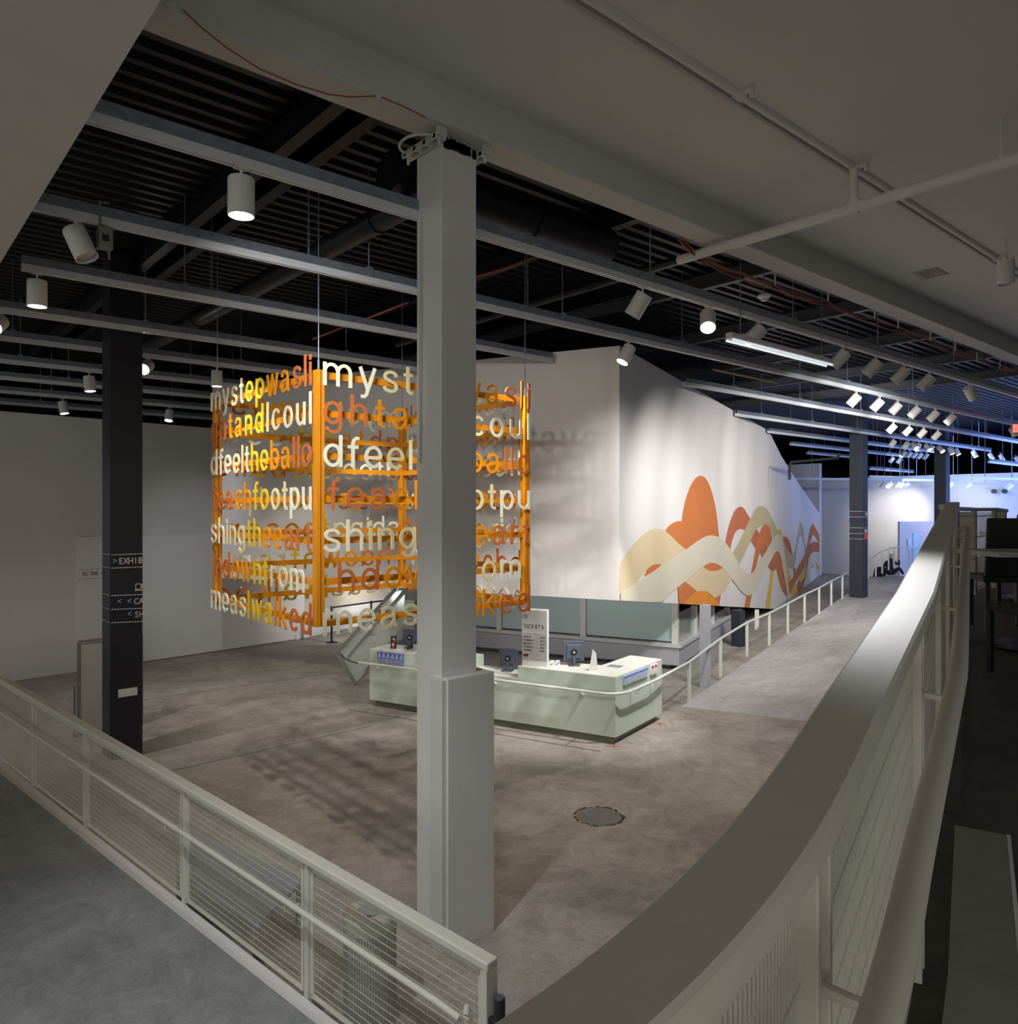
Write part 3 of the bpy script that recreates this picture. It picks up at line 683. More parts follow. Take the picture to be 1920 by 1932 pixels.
# counter handrail continuing up the far ramp
hr = thing('handrail', 'pale green tubular handrail wrapping the counter and climbing the ramp', 'handrail', ct(0, 0, 0, n1=-.2))
def stnX(px, Z): return (px-CX)/F*Z
st = [(1300, 14.6), (1359, 16.7), (1409, 18.55), (1451, 19.8), (1486, 21.3), (1517.5, 22.9), (1545, 24.3), (1568, 25.9), (1589, 27.3)]
pts = [ct(5.12, 0, .85, n1=-.19), ct(3, 0, .85, n1=-.19), ct(.25, 0, .85, n1=-.19)]
c0 = ct(.25, 0, .85, n1=-.19); c1_ = ct(-.08, -.1, .85, n1=-.1, n2=-.1); c2_ = ct(0, .3, .85, n2=-.17)
for k in range(1, 9):
    t = k/9; pts.append(c0*(1-t)**2+c1_*2*t*(1-t)+c2_*t*t)
pts += [c2_, ct(0, 1.1, .85, n2=-.17)]
for px, Z in st: pts.append(Wd(stnX(px, Z), Z, rz(Z)+.84))
far = [(1636, 1058, 31), (1650, 1049, 32), (1665, 1040, 33), (1676, 1036, 33.5), (1686, 1033, 34), (1711, 1032, 34.5), (1740, 1033, 35)]
for px, py, Z in far: pts.append(pix(px, py, Z))
q = MB(); q.tube(pts, .026, 12); q.build('rail_pipe', M['pale'], hr, smooth=True)
for px, Z in st:
    q = MB(); p = Wd(stnX(px, Z), Z, rz(Z)); q.bar(p, p+UZ*.83, .05, .05); q.build('post', M['pale'], hr)
for px, py, Z in ((1638, 1092, 31.2), (1652, 1088, 32.1), (1664, 1082, 33), (1676, 1076, 33.5), (1686, 1071, 34)):
    q = MB(); p = pix(px, py, Z); q.bar(p, pix(px, py-38, Z), .05, .05); q.build('post', M['pale'], hr)
for t_ in (.55, 2.2, 3.3, 4.75):
    q = MB(); a = ct(t_, 0, .83, n1=-.19); b = ct(t_, 0, .83, n1=0); q.extrude([a, b, ct(t_, 0, .72, n1=0)], ct(t_+.03)-ct(t_)); q.build('bracket', M['pale'], hr)
for s_ in (.5, 1.25):
    q = MB(); q.tube([ct(0, s_, .84, n2=-.17), ct(0, s_, .76, n2=-.17), ct(0, s_, .74, n2=0)], .008, 8); q.build('bracket', M['pale'], hr)
# sign board
def ctp(px, py, z):            # point on a counter top
    return flo(px, py, z)
SB = thing('ticket_sign', 'upright grey price board headed TICKETS standing on the counter', 'sign', ctp(1010, 1256, HI))
a = flo(984.5, 1256.5, HI); b = flo(1032.5, 1261, HI); ex = (b-a).normalized(); wdt = (b-a).length
nb = Vector((ex.y, -ex.x, 0)); nb = nb if nb.dot(FW) < 0 else -nb; H_ = .985
q = MB(); q.hexa([a, b, b-nb*.07, a-nb*.07, a+UZ*H_, b+UZ*H_, b-nb*.07+UZ*H_, a-nb*.07+UZ*H_]); q.build('board', M['white'], SB, bevel=.004)
q = MB(); i0 = a+ex*.012+nb*.004; i1 = b-ex*.012+nb*.004
q.hexa([i0+UZ*.12, i1+UZ*.12, i1-nb*.004+UZ*.12, i0-nb*.004+UZ*.12, i0+UZ*(H_-.02), i1+UZ*(H_-.02), i1-nb*.004+UZ*(H_-.02), i0-nb*.004+UZ*(H_-.02)])
pan = q.build('panel', M['signg'], SB)
q = MB(); f0 = a+nb*.0055
def sg(x, z): return f0+ex*x+UZ*z
text(q, 'TICKETS', sg(.03, .66), ex, UZ, .095, .002, gap=.12)
for g in ((.03, .83, .10, .83), (.03, .83, .03, .88), (.03, .88, .10, .88), (.09, .88, .09, .83), (.06, .855, .10, .855)):
    q.bar(sg(g[0], g[1]), sg(g[2], g[3]), .002, .007)
rows = [('ADULTS', '$12.00'), ('STUDENTS*', '$8.00'), ('SENIORS*', '$6.00'), ('STUDENTS', 'FREE'), ('MEMBERS', 'FREE')]
for i, (l, r) in enumerate(rows):
    z = .50-i*.057
    text(q, l, sg(.03, z), ex, UZ, .036, .002); text(q, r, sg(.345, z), ex, UZ, .034, .002)
q.build('lettering', M['ink'], SB)
q = MB(); q.bar(sg(.012, .585), sg(wdt-.012, .585), .002, .006); q.build('divider', M['paper'], SB)
q = MB(); q.bar(sg(.03, .195), sg(.12, .195), .002, .045); q.build('label_block', mat('dark_red_ink', (.12, .02, .02), .5), SB)

def monitor(px, py, z, ang, label, h=.36, wdt=.36, tilt=.12):
    o = flo(px, py, z); t = thing('computer_monitor', label, 'monitor', o)
    R = Matrix.Rotation(ang-YAW, 3, 'Z')
    def L(x, y, zz): return o+R @ Vector((x, y, zz))
    q = MB(); q.hexa([L(-.10, -.08, 0), L(.10, -.08, 0), L(.10, .12, 0), L(-.10, .12, 0), L(-.09, -.07, .02), L(.09, -.07, .02), L(.09, .11, .02), L(-.09, .11, .02)]); q.build('base', M['mongrey'], t, bevel=.005)
    q = MB(); q.bar(L(0, .0, .02), L(0, .03, .20), .05, .03); q.build('neck', M['mongrey'], t)
    def S(x, zz, d): return L(x, .03+d+tilt*zz*1.2, .08+zz)
    q = MB(); q.hexa([S(-wdt/2, 0, .0), S(wdt/2, 0, 0), S(wdt/2, 0, .04), S(-wdt/2, 0, .04), S(-wdt/2, h, 0), S(wdt/2, h, 0), S(wdt/2, h, .04), S(-wdt/2, h, .04)]); q.build('screen_housing', M['mongrey'], t, bevel=.006)
    q = MB(); q.hexa([S(-wdt/2+.05, .04, -.02), S(wdt/2-.05, .04, -.02), S(wdt/2-.05, .04, .01), S(-wdt/2+.05, .04, .01), S(-wdt/2+.06, h-.06, -.02), S(wdt/2-.06, h-.06, -.02), S(wdt/2-.06, h-.06, .01), S(-wdt/2+.06, h-.06, .01)])
    q.build('rear_cover', M['mongrey'], t, bevel=.008)
    q = MB(); c_ = S(0, h*.45, -.024); q.tube([c_, S(0, h*.45, -.045)], .055, 20); hg = q.build('hinge', M['blackp'], t, smooth=True)
    q = MB(); q.tube([S(0, h*.45, -.046), S(0, h*.45, -.05)], .016, 14); q.build('badge', M['lampw'], hg)
    return t
monitor(1083, 1256, HI, .05, 'slate grey flat monitor seen from behind, right of the ticket price board', h=.33)
monitor(957, 1266, LO, -.28, 'flat monitor on the low counter section left of the ticket price board', h=.31)
monitor(772, 1223, HI, -.3, 'dark monitor on the left counter section beside the orange word cube', h=.27, wdt=.34)
# folded stand
o = flo(1119, 1266, HI); t = thing('leaflet_stand', 'clear triangular leaflet stand on the right of the counter', 'stand', o)
q = MB(); q.extrude([o+RT*(-.075), o+RT*.075, o+RT*.045+UZ*.30, o+RT*(-.01)+UZ*.36], FW*.008); q.build('front_face', mat('pale_card', (.72, .73, .70), .3), t)
q = MB(); q.extrude([o+RT*.075, o+RT*.085+FW*.12, o+RT*.05+FW*.02+UZ*.28, o+RT*.045+UZ*.30], RT*.004); q.build('side_face', M['clear'], t)
for px, nm, c in ((1042, 'small card with red and yellow marks standing beside the price board', 'red'), (1052, 'small card with blue marks standing behind the price board', 'blue')):
    o = flo(px, 1257, HI); q = MB(); q.hexa([o+RT*-.035, o+RT*.035, o+RT*.035+FW*.02, o+RT*-.035+FW*.02, o+RT*-.035+UZ*.10+FW*.01, o+RT*.035+UZ*.10+FW*.01, o+RT*.035+FW*.015+UZ*.1, o+RT*-.035+FW*.015+UZ*.1])
    q.hexa([o+RT*-.028+UZ*.02-FW*.002, o+RT*.0+UZ*.02-FW*.002, o+RT*.0+UZ*.02+FW*.003, o+RT*-.028+UZ*.02+FW*.003, o+RT*-.028+UZ*.045-FW*.0, o+RT*.0+UZ*.045, o+RT*.0+UZ*.045+FW*.004, o+RT*-.028+UZ*.045+FW*.004], 1)
    q.hexa([o+RT*.004+UZ*.05-FW*.002, o+RT*.028+UZ*.05-FW*.002, o+RT*.028+UZ*.05+FW*.006, o+RT*.004+UZ*.05+FW*.006, o+RT*.004+UZ*.075+FW*.002, o+RT*.028+UZ*.075+FW*.002, o+RT*.028+UZ*.075+FW*.008, o+RT*.004+UZ*.075+FW*.008], 2)
    tag(q.build('display_card', [M['paper'], M[c], M['m_y'] if c == 'red' else M['blue']]), nm, 'card')
o = flo(1086, 1259, HI); q = MB()
q.hexa([o+RT*-.10, o+RT*.12, o+RT*.12+FW*.10, o+RT*-.10+FW*.10, o+RT*-.10+UZ*.012, o+RT*.12+UZ*.012, o+RT*.12+FW*.10+UZ*.028, o+RT*-.10+FW*.10+UZ*.028]); 
o = flo(1160, 1257, HI); q.bm.free(); q = MB(); ex1 = (ct(1)-ct(0)).normalized(); ex2 = Vector((-ex1.y, ex1.x, 0))
q.hexa([o+ex1*.12+ex2*.1, o-ex1*.12+ex2*.1, o-ex1*.12-ex2*.1, o+ex1*.12-ex2*.1, o+ex1*.12+ex2*.1+UZ*.004, o-ex1*.12+ex2*.1+UZ*.004, o-ex1*.12-ex2*.1+UZ*.004, o+ex1*.12-ex2*.1+UZ*.004])
tag(q.build('counter_mat', mat('grey_mat', (.25, .29, .30), .6)), 'flat grey mat lying on the right arm of the counter', 'mat')
o = flo(742, 1224, HI); q = MB(); q.hexa([o+RT*-.055, o+RT*.055, o+RT*.055+FW*.05, o+RT*-.055+FW*.05, o+RT*-.055+UZ*.24+FW*.03, o+RT*.055+UZ*.24+FW*.03, o+RT*.055+FW*.035+UZ*.24, o+RT*-.055+FW*.035+UZ*.24])
for (a, b, c_, mi) in ((-.02, .02, .02, 1), (-.03, .06, .10, 2), (-.005, .12, .16, 1), (-.015, .17, .20, 2)):
    z0, z1 = b, c_ if c_ > b else b+.05
    fo = -.002+.12*z0
    q.hexa([o+RT*a+UZ*z0+FW*fo, o+RT*(a+.04)+UZ*z0+FW*fo, o+RT*(a+.04)+UZ*z0+FW*(fo+.01), o+RT*a+UZ*z0+FW*(fo+.01), o+RT*(a+.005)+UZ*z1+FW*(.125*z1-.002), o+RT*(a+.035)+UZ*z1+FW*(.125*z1-.002), o+RT*(a+.035)+UZ*z1+FW*(.125*z1+.01), o+RT*(a+.005)+UZ*z1+FW*(.125*z1+.01)], mi)
tag(q.build('display_card', [M['blackp'], M['red'], M['paper']]), 'black display card with red and white marks on the left counter', 'card')
o = flo(783, 1229, HI); t = thing('desk_phone', 'black and grey desk phone beside the left monitor', 'phone', o)
q = MB(); q.hexa([o+RT*-.06, o+RT*.14, o+RT*.14+FW*.2, o+RT*-.06+FW*.2, o+RT*-.06+UZ*.03, o+RT*.14+UZ*.03, o+RT*.14+FW*.2+UZ*.10, o+RT*-.06+FW*.2+UZ*.10]); q.build('body', M['signg'], t, bevel=.006)
q = MB(); q.tube([o+RT*-.13+UZ*.03, o+RT*-.13+UZ*.07, o+RT*-.10+FW*.03+UZ*.09, o+RT*-.08+FW*.12+UZ*.09, o+RT*-.08+FW*.16+UZ*.05], .026, 10); q.build('handset', M['blackp'], t, smooth=True)
# office chair behind the counter
o = flo(975, 1245, .75); c_ = ct(2.1, 0, 0, n1=1.25); t = thing('office_chair', 'dark blue grey office chair behind the low counter section', 'chair', c_)
q = MB(); q.tube([c_+UZ*.45, c_+UZ*.50], [.24, .25], 18); q.build('seat', M['greyd'], t)
q = MB()
q.hexa([c_+RT*-.2+FW*-.24+UZ*.62, c_+RT*.2+FW*-.24+UZ*.62, c_+RT*.2+FW*-.18+UZ*.62, c_+RT*-.2+FW*-.18+UZ*.62, c_+RT*-.19+FW*-.27+UZ*1.06, c_+RT*.19+FW*-.27+UZ*1.06, c_+RT*.19+FW*-.21+UZ*1.06, c_+RT*-.19+FW*-.21+UZ*1.06]); q.build('backrest', mat('chair_fabric', (.10, .10, .16), .8), t, bevel=.03)
q = MB(); q.tube([c_+UZ*.06, c_+UZ*.46], .03, 10)
for k in range(5):
    a = k*2*math.pi/5; q.tube([c_+UZ*.09, c_+Vector((math.cos(a)*.28, math.sin(a)*.28, .05))], .018, 8); q.tube([c_+Vector((math.cos(a)*.28, math.sin(a)*.28, .0)), c_+Vector((math.cos(a)*.28, math.sin(a)*.28, .06))], .025, 8)
q.bar(c_+FW*-.16+UZ*.47, c_+FW*-.22+UZ*.7, .05, .02)
q.build('base', M['blackp'], t)
# floor slot in front of the counter
q = MB(); q.hexa([ct(.1, 0, -.01, n1=-.42), ct(5.2, 0, -.01, n1=-.42), ct(5.2, 0, -.01, n1=-.40), ct(.1, 0, -.01, n1=-.40), ct(.1, 0, .003, n1=-.42), ct(5.2, 0, .003, n1=-.42), ct(5.2, 0, .003, n1=-.40), ct(.1, 0, .003, n1=-.40)])
for t_ in (.7, 2.2, 3.9): q.bar(ct(t_, 0, .001, n1=-.40), ct(t_, 0, .001, n1=-.02), .01, .004)
o = q.build('trim_2', M['darkc']); o['kind'] = 'structure'; o['label'] = 'dark slot line in the floor along the counter'

# ================================================================== HANGING WORD CUBE
Z0 = 8.45; c = Wd(-.253*Z0, Z0, 0); qx, qy, S_ = c.x, c.y, 3.214; zt, zb = EYE+1.54, EYE-1.33
CU = thing('hanging_word_cube', 'orange open frame cube of cut-out lowercase words hanging from the ceiling', 'sculpture', (qx+S_/2, qy+S_/2, zb))
for (x, y) in ((0, 0), (S_-.10, 0), (0, S_-.10), (S_-.10, S_-.10)):
    q = MB(); q.box((qx+x, qy+y, zb), (qx+x+.10, qy+y+.10, zt)); q.box((qx+x+.043, qy+y-.004, zb+.01), (qx+x+.057, qy+y+.0, zt-.01), 1) 
    q.build('corner_post', [M['frame'], mat('post_groove', (.35, .10, .01), .6) if 'post_groove' not in bpy.data.materials else bpy.data.materials['post_groove']], CU, bevel=.005)
bars = [EYE+v for v in (1.49, 1.06, .584, .10, -.37, -.834, -1.30)]
for z in bars:
    for f in range(4):
        q = MB(); h = .038; e = .10
        if f == 0: q.box((qx+e, qy+.03, z-h), (qx+S_-e, qy+.07, z+h))
        if f == 1: q.box((qx+.03, qy+e, z-h), (qx+.07, qy+S_-e, z+h))
        if f == 2: q.box((qx+e, qy+S_-.07, z-h), (qx+S_-e, qy+S_-.03, z+h))
        if f == 3: q.box((qx+S_-.07, qy+e, z-h), (qx+S_-.03, qy+S_-e, z+h))
        q.build('crossbar', M['frame'], CU)
ROWS = [('mystepwasli', 'WWCCYYOORRR'), ('ghtandIcoul', 'RROOYYCCWWW'), ('dfeeltheballo', 'WWWCCCYYOORRR'), ('feachfootpu', 'RRROOYYCCWW'),
        ('shingtheeart', 'WWCCCYYOORRR'), ('hdownfrom', 'RROOYYCCW'), ('measIwalked', 'WWCCYYYOORR')]
UL = .262
keys = 'WCYOR'; mats5 = [M['l'+k] for k in keys]
rest = MB()
faces = [(Vector((qx, qy-.035, 0)), UX, 'R'), (Vector((qx-.035, qy+S_, 0)), -UY, 'L'), (Vector((qx+S_+.035, qy, 0)), UY, 'B'), (Vector((qx+S_, qy+S_+.035, 0)), -UX, 'B')]
for org, ex, fk in faces:
    for ri, (word, cols) in enumerate(ROWS):
        wds = []
        for ch in word:
            wds.append(let_w(ch)*UL)
        x0, x1 = (.06, 3.17) if ri != 5 else (.24, 3.0)
        if ri == 3 : x0 = .12
        gap = (x1-x0-sum(wds))/(len(word)-1); x = x0; base = bars[ri]-.125
        for i, ch in enumerate(word):
            own = fk == 'L' or (fk == 'R' and i < 3)
            mb = MB() if own else rest
            p = org+ex*x+UZ*base
            add_letter(mb, ch, p, ex, UZ, UL, .016, 0 if own else keys.index(cols[i]))
            if own: mb.build('letter', M['l'+cols[i]], CU)
            x += wds[i]+gap
o = rest.build('letter', mats5, CU); o['kind'] = 'stuff'; o['label'] = 'remaining cut-out letters on the cube'
q = MB()
for (x, y) in ((.05, .05), (S_-.05, .05), (.05, S_-.05), (S_-.05, S_-.05)):
    q = MB(); q.tube([(qx+x, qy+y, zt), (qx+x, qy+y, DZ-.06)], .006, 6); q.tube([(qx+x, qy+y, zt+.0), (qx+x, qy+y, zt+.12)], .014, 8); q.build('suspension_cable', M['galv'], CU)

# ================================================================== TRACKS AND TRACK LIGHTS
TZ = EYE+2.6
TY = [5.74, 7.75, 9.80, 12.1, 14.1, 16.3, 18.4, 20.6, 22.8]
names = ['first', 'second', 'third', 'fourth', 'fifth', 'sixth', 'seventh', 'eighth', 'ninth']
def track(y, x0, x1, label, n=None, z=TZ, group=None):
    t = thing('lighting_track', label, 'lighting track', ((x0+x1)/2, y, z), group)
    q = MB()
    q.box((x0, y-.045, z+.075), (x1, y+.045, z+.085)); q.box((x0, y-.045, z+.085), (x1, y-.038, z+.165)); q.box((x0, y+.038, z+.085), (x1, y+.045, z+.165)); q.build('strut', M['galv'], t)
    q = MB(); q.box((x0, y-.035, z), (x1, y-.012, z+.074)); q.box((x0, y+.012, z), (x1, y+.035, z+.074)); q.box((x0, y-.012, z+.02), (x1, y+.012, z+.074)); q.build('track_rail', M['track'], t)
    n = n or max(2, int((x1-x0)/3.0))
    for i in range(n):
        x = x0+(i+.5)*(x1-x0)/n+random.uniform(-.3, .3); q = MB(); q.tube([(x, y, z+.10), (x, y, DZ)], .008, 6); q.box((x-.03, y-.05, z+.09), (x+.03, y+.05, z+.19)); q.build('hanger', M['galv'], t)
    return t
def fl_end(y): return 10.08-.379*(y-8.74)/.925-.12
def fr_start(px, y): return max(xon(px, y), 10.08+.931*(y-8.74)/.365+.2)
def xon(px, y): dx = (px-CX)/F; return y/(CA-SA*dx)*(SA+CA*dx)
track(TY[0], xon(170, TY[0])-1.6, 40, 'nearest long lighting track, passing behind the white column top')
track(TY[1], xon(60, TY[1])-1.5, 40, 'second lighting track from the camera, running the full hall')
track(TY[2], xon(40, TY[2]), xon(1040, TY[2]), 'third lighting track, ending above the white box')
track(TY[3], xon(0, TY[3])-3, fl_end(TY[3]), 'fourth lighting track over the word cube')
track(TY[4], xon(0, TY[4])-2, fl_end(TY[4]), 'fifth lighting track behind the word cube')
track(TY[5], xon(0, TY[5])-1, fl_end(TY[5]), 'sixth lighting track towards the left wall')
track(TY[6], xon(0, TY[6])-1, xon(600, TY[6]), 'seventh lighting track towards the left wall')
track(TY[7], xon(0, TY[7])-1, xon(560, TY[7]), 'eighth lighting track, short one near the left wall')
track(TY[8], xon(0, TY[8])-1, xon(420, TY[8]), 'farthest lighting track at the left wall')
track(TY[2], xon(1290, TY[2]), 40, 'lighting track starting over the top edge of the mural wall')
track(TY[3], fr_start(1388, TY[3]), 40, 'second lighting track starting behind the mural wall edge')
track(TY[4], fr_start(1449, TY[4]), 40, 'third lighting track starting behind the mural wall edge')
track(TY[5], fr_start(1479, TY[5]), 41.4, 'fourth lighting track starting behind the mural wall edge')
track(TY[6], fr_start(1520, TY[6]), 41, 'fifth lighting track starting behind the mural wall edge')

def make_light(lit):
    t = thing('track_light', 'x', 'track light', (0, 0, 0))
    q = MB(); q.tube([(0, 0, 0), (0, 0, -.12)], .012, 8); q.box((-.05, -.03, -.012), (.05, .03, .0)); q.build('stem', M['lampw'], t)
    q = MB(); q.lathe([(.094, 0), (.1, -.012), (.1, -.29), (.092, -.29), (.092, -.24), (.02, -.2)], n=26); hd = q.build('housing', M['lampw'], t, smooth=True)
    q = MB(); q.lathe([(.088, -.262), (.085, -.268), (.03, -.272)], n=22); ln = q.build('lens', M['lens'] if lit else M['lensoff'], hd, smooth=True)
    return t
pro = {True: make_light(True), False: make_light(False)}
LIT = []
def track_light(px, ty, aim, lit, label, group=None, sc=1.0, z=TZ, x=None):
    """aim: tilt direction in world (unit vector the lamp points along)."""
    t = copy_tree(pro[lit]); x = xon(px, ty) if x is None else x
    t.location = (x, ty, z); t['label'] = label
    if group: t['group'] = group
    a = Vector(aim).normalized(); R = Vector((0, 0, -1)).rotation_difference(a)
    for ch in t.children:
        ch.matrix_parent_inverse = Matrix.Identity(4)
        if ch.name.startswith('housing'):
            ch.location = Vector((0, 0, -.13))-a*.05; ch.rotation_euler = R.to_euler(); ch.scale = (sc, sc, sc)
    t['aim'] = list(a)
    if lit: LIT.append((t.location.copy()+Vector((0, 0, -.13))+a*.36, a, 12 if px < 400 else (8 if 1170 < px < 1200 else 30)))
    return t
def cv(x, z, f): return RT*x+UZ*z+FW*f     # aim in camera terms: right, up, forward
D = (0, 0, -1)
track_light(455, TY[0], D, True, 'large white cylinder downlight at upper left, lit, nearest the camera')
track_light(143, TY[1], cv(.42, -.9, .0), False, 'tilted unlit cylinder light at upper left, next to a clamp box')
track_light(70, TY[2], D, True, 'lit cylinder downlight at far left near the start of the third track')
track_light(0, TY[3], cv(.2, -.5, -.8), True, 'glaring lamp cut by the left edge of the picture')
track_light(279, TY[4], cv(.10, -.45, -.9), True, 'glaring lamp just right of the near black column top')
track_light(409, TY[4], D, True, 'white cylinder downlight above the left edge of the word cube')
track_light(168, TY[5], cv(.1, -1, 0), True, 'lit cylinder light left of the near black column')
track_light(118, TY[7], cv(.2, -1, 0), True, 'small lit lamp over the left wall')
track_light(320, TY[7], cv(0, -1, -.3), True, 'small lit lamp right of the near black column')
track_light(1212, TY[0], cv(-.5, -.85, .3), False, 'unlit tilted light, leftmost on the near track right of the white column')
track_light(1335, TY[0], cv(-.15, -.75, -.6), True, 'lit light facing the camera, second on the near track')
track_light(1432, TY[0], cv(-.75, -.75, .1), True, 'lit tilted light beside the fluorescent batten')
ords = ['first', 'second', 'third', 'fourth', 'fifth', 'sixth', 'seventh']
for i, px in enumerate((1592, 1653, 1706, 1754)):
    track_light(px, TY[0], cv(-.62, -.75, .3), False, f'unlit tilted light, {ords[i]} from left in the row of four on the near track', 'row of four lights')
track_light(1827, TY[0], cv(.6, -.7, .3), False, 'light tilted to the right, alone at the right of the near track')
track_light(1186, TY[1], cv(-.45, -.85, -.15), True, 'lit light pointing down left beside the top corner of the white box')
for i, px in enumerate((1616, 1660, 1694, 1730, 1765, 1797)):
    track_light(px, TY[1], cv(-.6, -.75, .3), False, f'unlit tilted light, {ords[i]} from left in the row of six on the second track', 'row of six lights')
track_light(1909, TY[1], cv(.6, -.7, .2), False, 'light tilted right beside the red exit sign')
for i, px in enumerate((1686, 1716, 1743, 1770)):
    track_light(px, TY[2], cv(-.6, -.75, .3), False, f'unlit tilted light, {ords[i]} from left in the row of four on the third track', 'third track lights')
for i, (px, lt, aim) in enumerate(((1686, 0, (-.5, -.8, .2)), (1711, 0, (-.5, -.8, .2)), (1722, 1, (.2, -.7, -.6)), (1733, 1, (-.4, -.8, -.1)), (1747, 1, (.2, -.7, -.6)), (1758, 0, (-.5, -.8, .2)), (1771, 1, (.3, -.7, -.6)))):
    track_light(px, TY[3], cv(*aim), bool(lt), f'{"lit" if lt else "unlit"} small light, {ords[i]} from left in the far cluster left of the dark column', 'far cluster of lights')
for i, px in enumerate((1791, 1803, 1836, 1867, 1887, 1916)):
    track_light(px, TY[3], cv(.3, -.85, -.3), True, f'lit small light, {ords[i]} from left in the far row towards the right edge', 'far right row of lights')
for i, (px, ty, lt) in enumerate(((1706, TY[4], 1), (1717, TY[4], 0), (1737, TY[4], 0), (1684, TY[5], 0), (1698, TY[5], 0), (1727, TY[4], 0), (1748, TY[4], 0))):
    track_light(px, ty, cv(-.6, -.75, .1), bool(lt), f'tiny light, {ords[i]} of the lowest far cluster', 'lowest far lights')
# tracks and lamps near the back wall
bz = EYE+1.75
tb = track(10.2, 33.5, 42, 'low lighting track in front of the back wall', n=3, z=bz-.0)
for i, (px, lt) in enumerate(((1668, 0), (1680, 0), (1697, 0), (1704, 1), (1714, 0))):
    dx = (px-CX)/F; track_light(px, 0, cv(-.3, -.8, .4), bool(lt), f'small lamp washing the back wall, {ords[i]} of five', 'back wall lamps', z=bz, x=None) if False else None
for i, (px, Z, lt) in enumerate(((1668, 36, 0), (1680, 36.5, 0), (1697, 37, 0), (1704, 36, 1), (1714, 37, 0), (1798, 35, 0), (1833, 34, 0), (1908, 33, 0))):
    p = pix(px, 908, Z); q = MB(); q.tube([(p.x, p.y, p.z), (p.x, p.y, DZ)], .012, 6); hg = q; t = track_light(0, p.y, cv(-.4, -.7, .5), bool(lt), f'small lamp in front of the back wall, {ords[min(i,6)]} from left' if i < 7 else 'small lamp in front of the back wall, nearest the right edge', 'back wall lamps', z=p.z, x=p.x); hg.build('hanger', M['galv'], t)
for k in pro: 
    for ch in list(pro[k].children):
        for g in list(ch.children): bpy.data.objects.remove(g)
        bpy.data.objects.remove(ch)
    bpy.data.objects.remove(pro[k])
# back tracks crossing the view at the far end
track(onX(1590, 905, 38).y-2, 36.5, 41.5, 'short low track beside the far column', n=2, z=bz+.05)
for i, (pa, pb, py, Zd) in enumerate(((1500, 1760, 903, 36), (1640, 1760, 899, 34), (1790, 1925, 901, 33), (1790, 1925, 911, 36))):
    a = pix(pa, py, Zd); b = pix(pb, py+3, Zd); t = thing('lighting_track', f'{ords[i]} low pale track crossing in front of the back wall', 'lighting track', (a+b)/2)
    q = MB(); q.bar(a, b, .06, .10); q.build('track_rail', M['track'], t)
    for k in (.12, .5, .88):
        c_ = a.lerp(b, k); q = MB(); q.tube([c_, (c_.x, c_.y, DZ)], .012, 6); q.build('hanger', M['galv'], t)

# dark ducts, beams and pipes
def pipe(name, pts, r, m, label, cat, n=16, fl=None):
    q = MB(); q.tube(pts, r, n)
    if fl:
        for k in fl:
            a, b = Vector(pts[0]), Vector(pts[-1]); d = (b-a).normalized(); c_ = a.lerp(b, k); q.tube([c_-d*.03, c_+d*.03], r*1.12, n)
    return tag(q.build(name, m, smooth=True), label, cat)
yd = 6.0
c = pix(760, 390, 8.0); xD = c.x
pipe('air_duct', [(xD, 6.1, c.z), (xD, 16, c.z)], .135, M['duct'], 'dark round air duct running away behind the word cube', 'duct', fl=(.12, .3, .5, .7))
pA_ = pix(905, 385, 8.5); pipe('air_duct', [(pA_.x-1.2, pA_.y, pA_.z-.0), (pA_.x+2.1, pA_.y, pA_.z)], .22, M['duct'], 'wide dark duct end right of the white column', 'duct', fl=(.6,))
c = pix(600, 300, 8); 
for i, (px, py, Z, r) in enumerate(((560, 310, 7.5, .11), (690, 270, 7.2, .10), (1010, 480, 11, .09))):
    c = pix(px, py, Z); x = c.x
    q = MB(); q.box((x-.07, 5.6, DZ-.34), (x+.07, 30, DZ-.32)); q.box((x-.07, 5.6, DZ-.08), (x+.07, 30, DZ-.06)); q.box((x-.01, 5.6, DZ-.33), (x+.01, 30, DZ-.07))
    tag(q.build('ceiling_joist', M['deck']), f'{["first", "second", "third"][i]} black steel joist from the left under the metal deck', 'joist')
for i, x in enumerate((10.8, 14.2, 17.6, 21.0, 24.4)):
    q = MB(); q.box((x-.06, 5.6, DZ-.30), (x+.06, 30, DZ-.27)); q.box((x-.06, 5.6, DZ-.1), (x+.06, 30, DZ-.07)); q.box((x-.01, 5.6, DZ-.28), (x+.01, 30, DZ-.08))
    tag(q.build('ceiling_joist', mat('joist_grey', (.07, .075, .085), .5) if 'joist_grey' not in bpy.data.materials else bpy.data.materials['joist_grey']), f'{["first", "second", "third", "fourth", "fifth"][i]} grey joist right of the white column, counted from the left', 'joist')
# white pipes under the near ceiling
yp = 3.55; zp = EYE+3.42
pa = pix(1380, 165, 6.5); ypA = pa.y; zA = pa.z
PA = thing('ceiling_pipe', 'white sprinkler pipe running along the near white ceiling', 'pipe', (4, ypA, zA))
q = MB(); q.tube([(xon(1100, ypA)-3, ypA, zA), (22, ypA, zA)], .048, 16); q.build('pipe', M['white'], PA, smooth=True)
q = MB(); q.box((xon(1100, ypA)-3, ypA+.05, zA-.055), (22, ypA+.08, zA-.03)); tag(q.build('wire_channel', M['signg'], PA), 'thin grey channel beside the pipe')
for px in (1395, 1612, 1880):
    x = xon(px, ypA); q = MB(); q.tube([(x-.05, ypA, zA), (x+.05, ypA, zA)], .065, 16); q.tube([(x, ypA, zA), (x, ypA-.12, zA-.03), (x, ypA-.12, zA-.08)], .025, 8); q.build('coupling', M['white'], PA, smooth=True)
xB = 7.4; pb = onX(1610, 395, xB); 
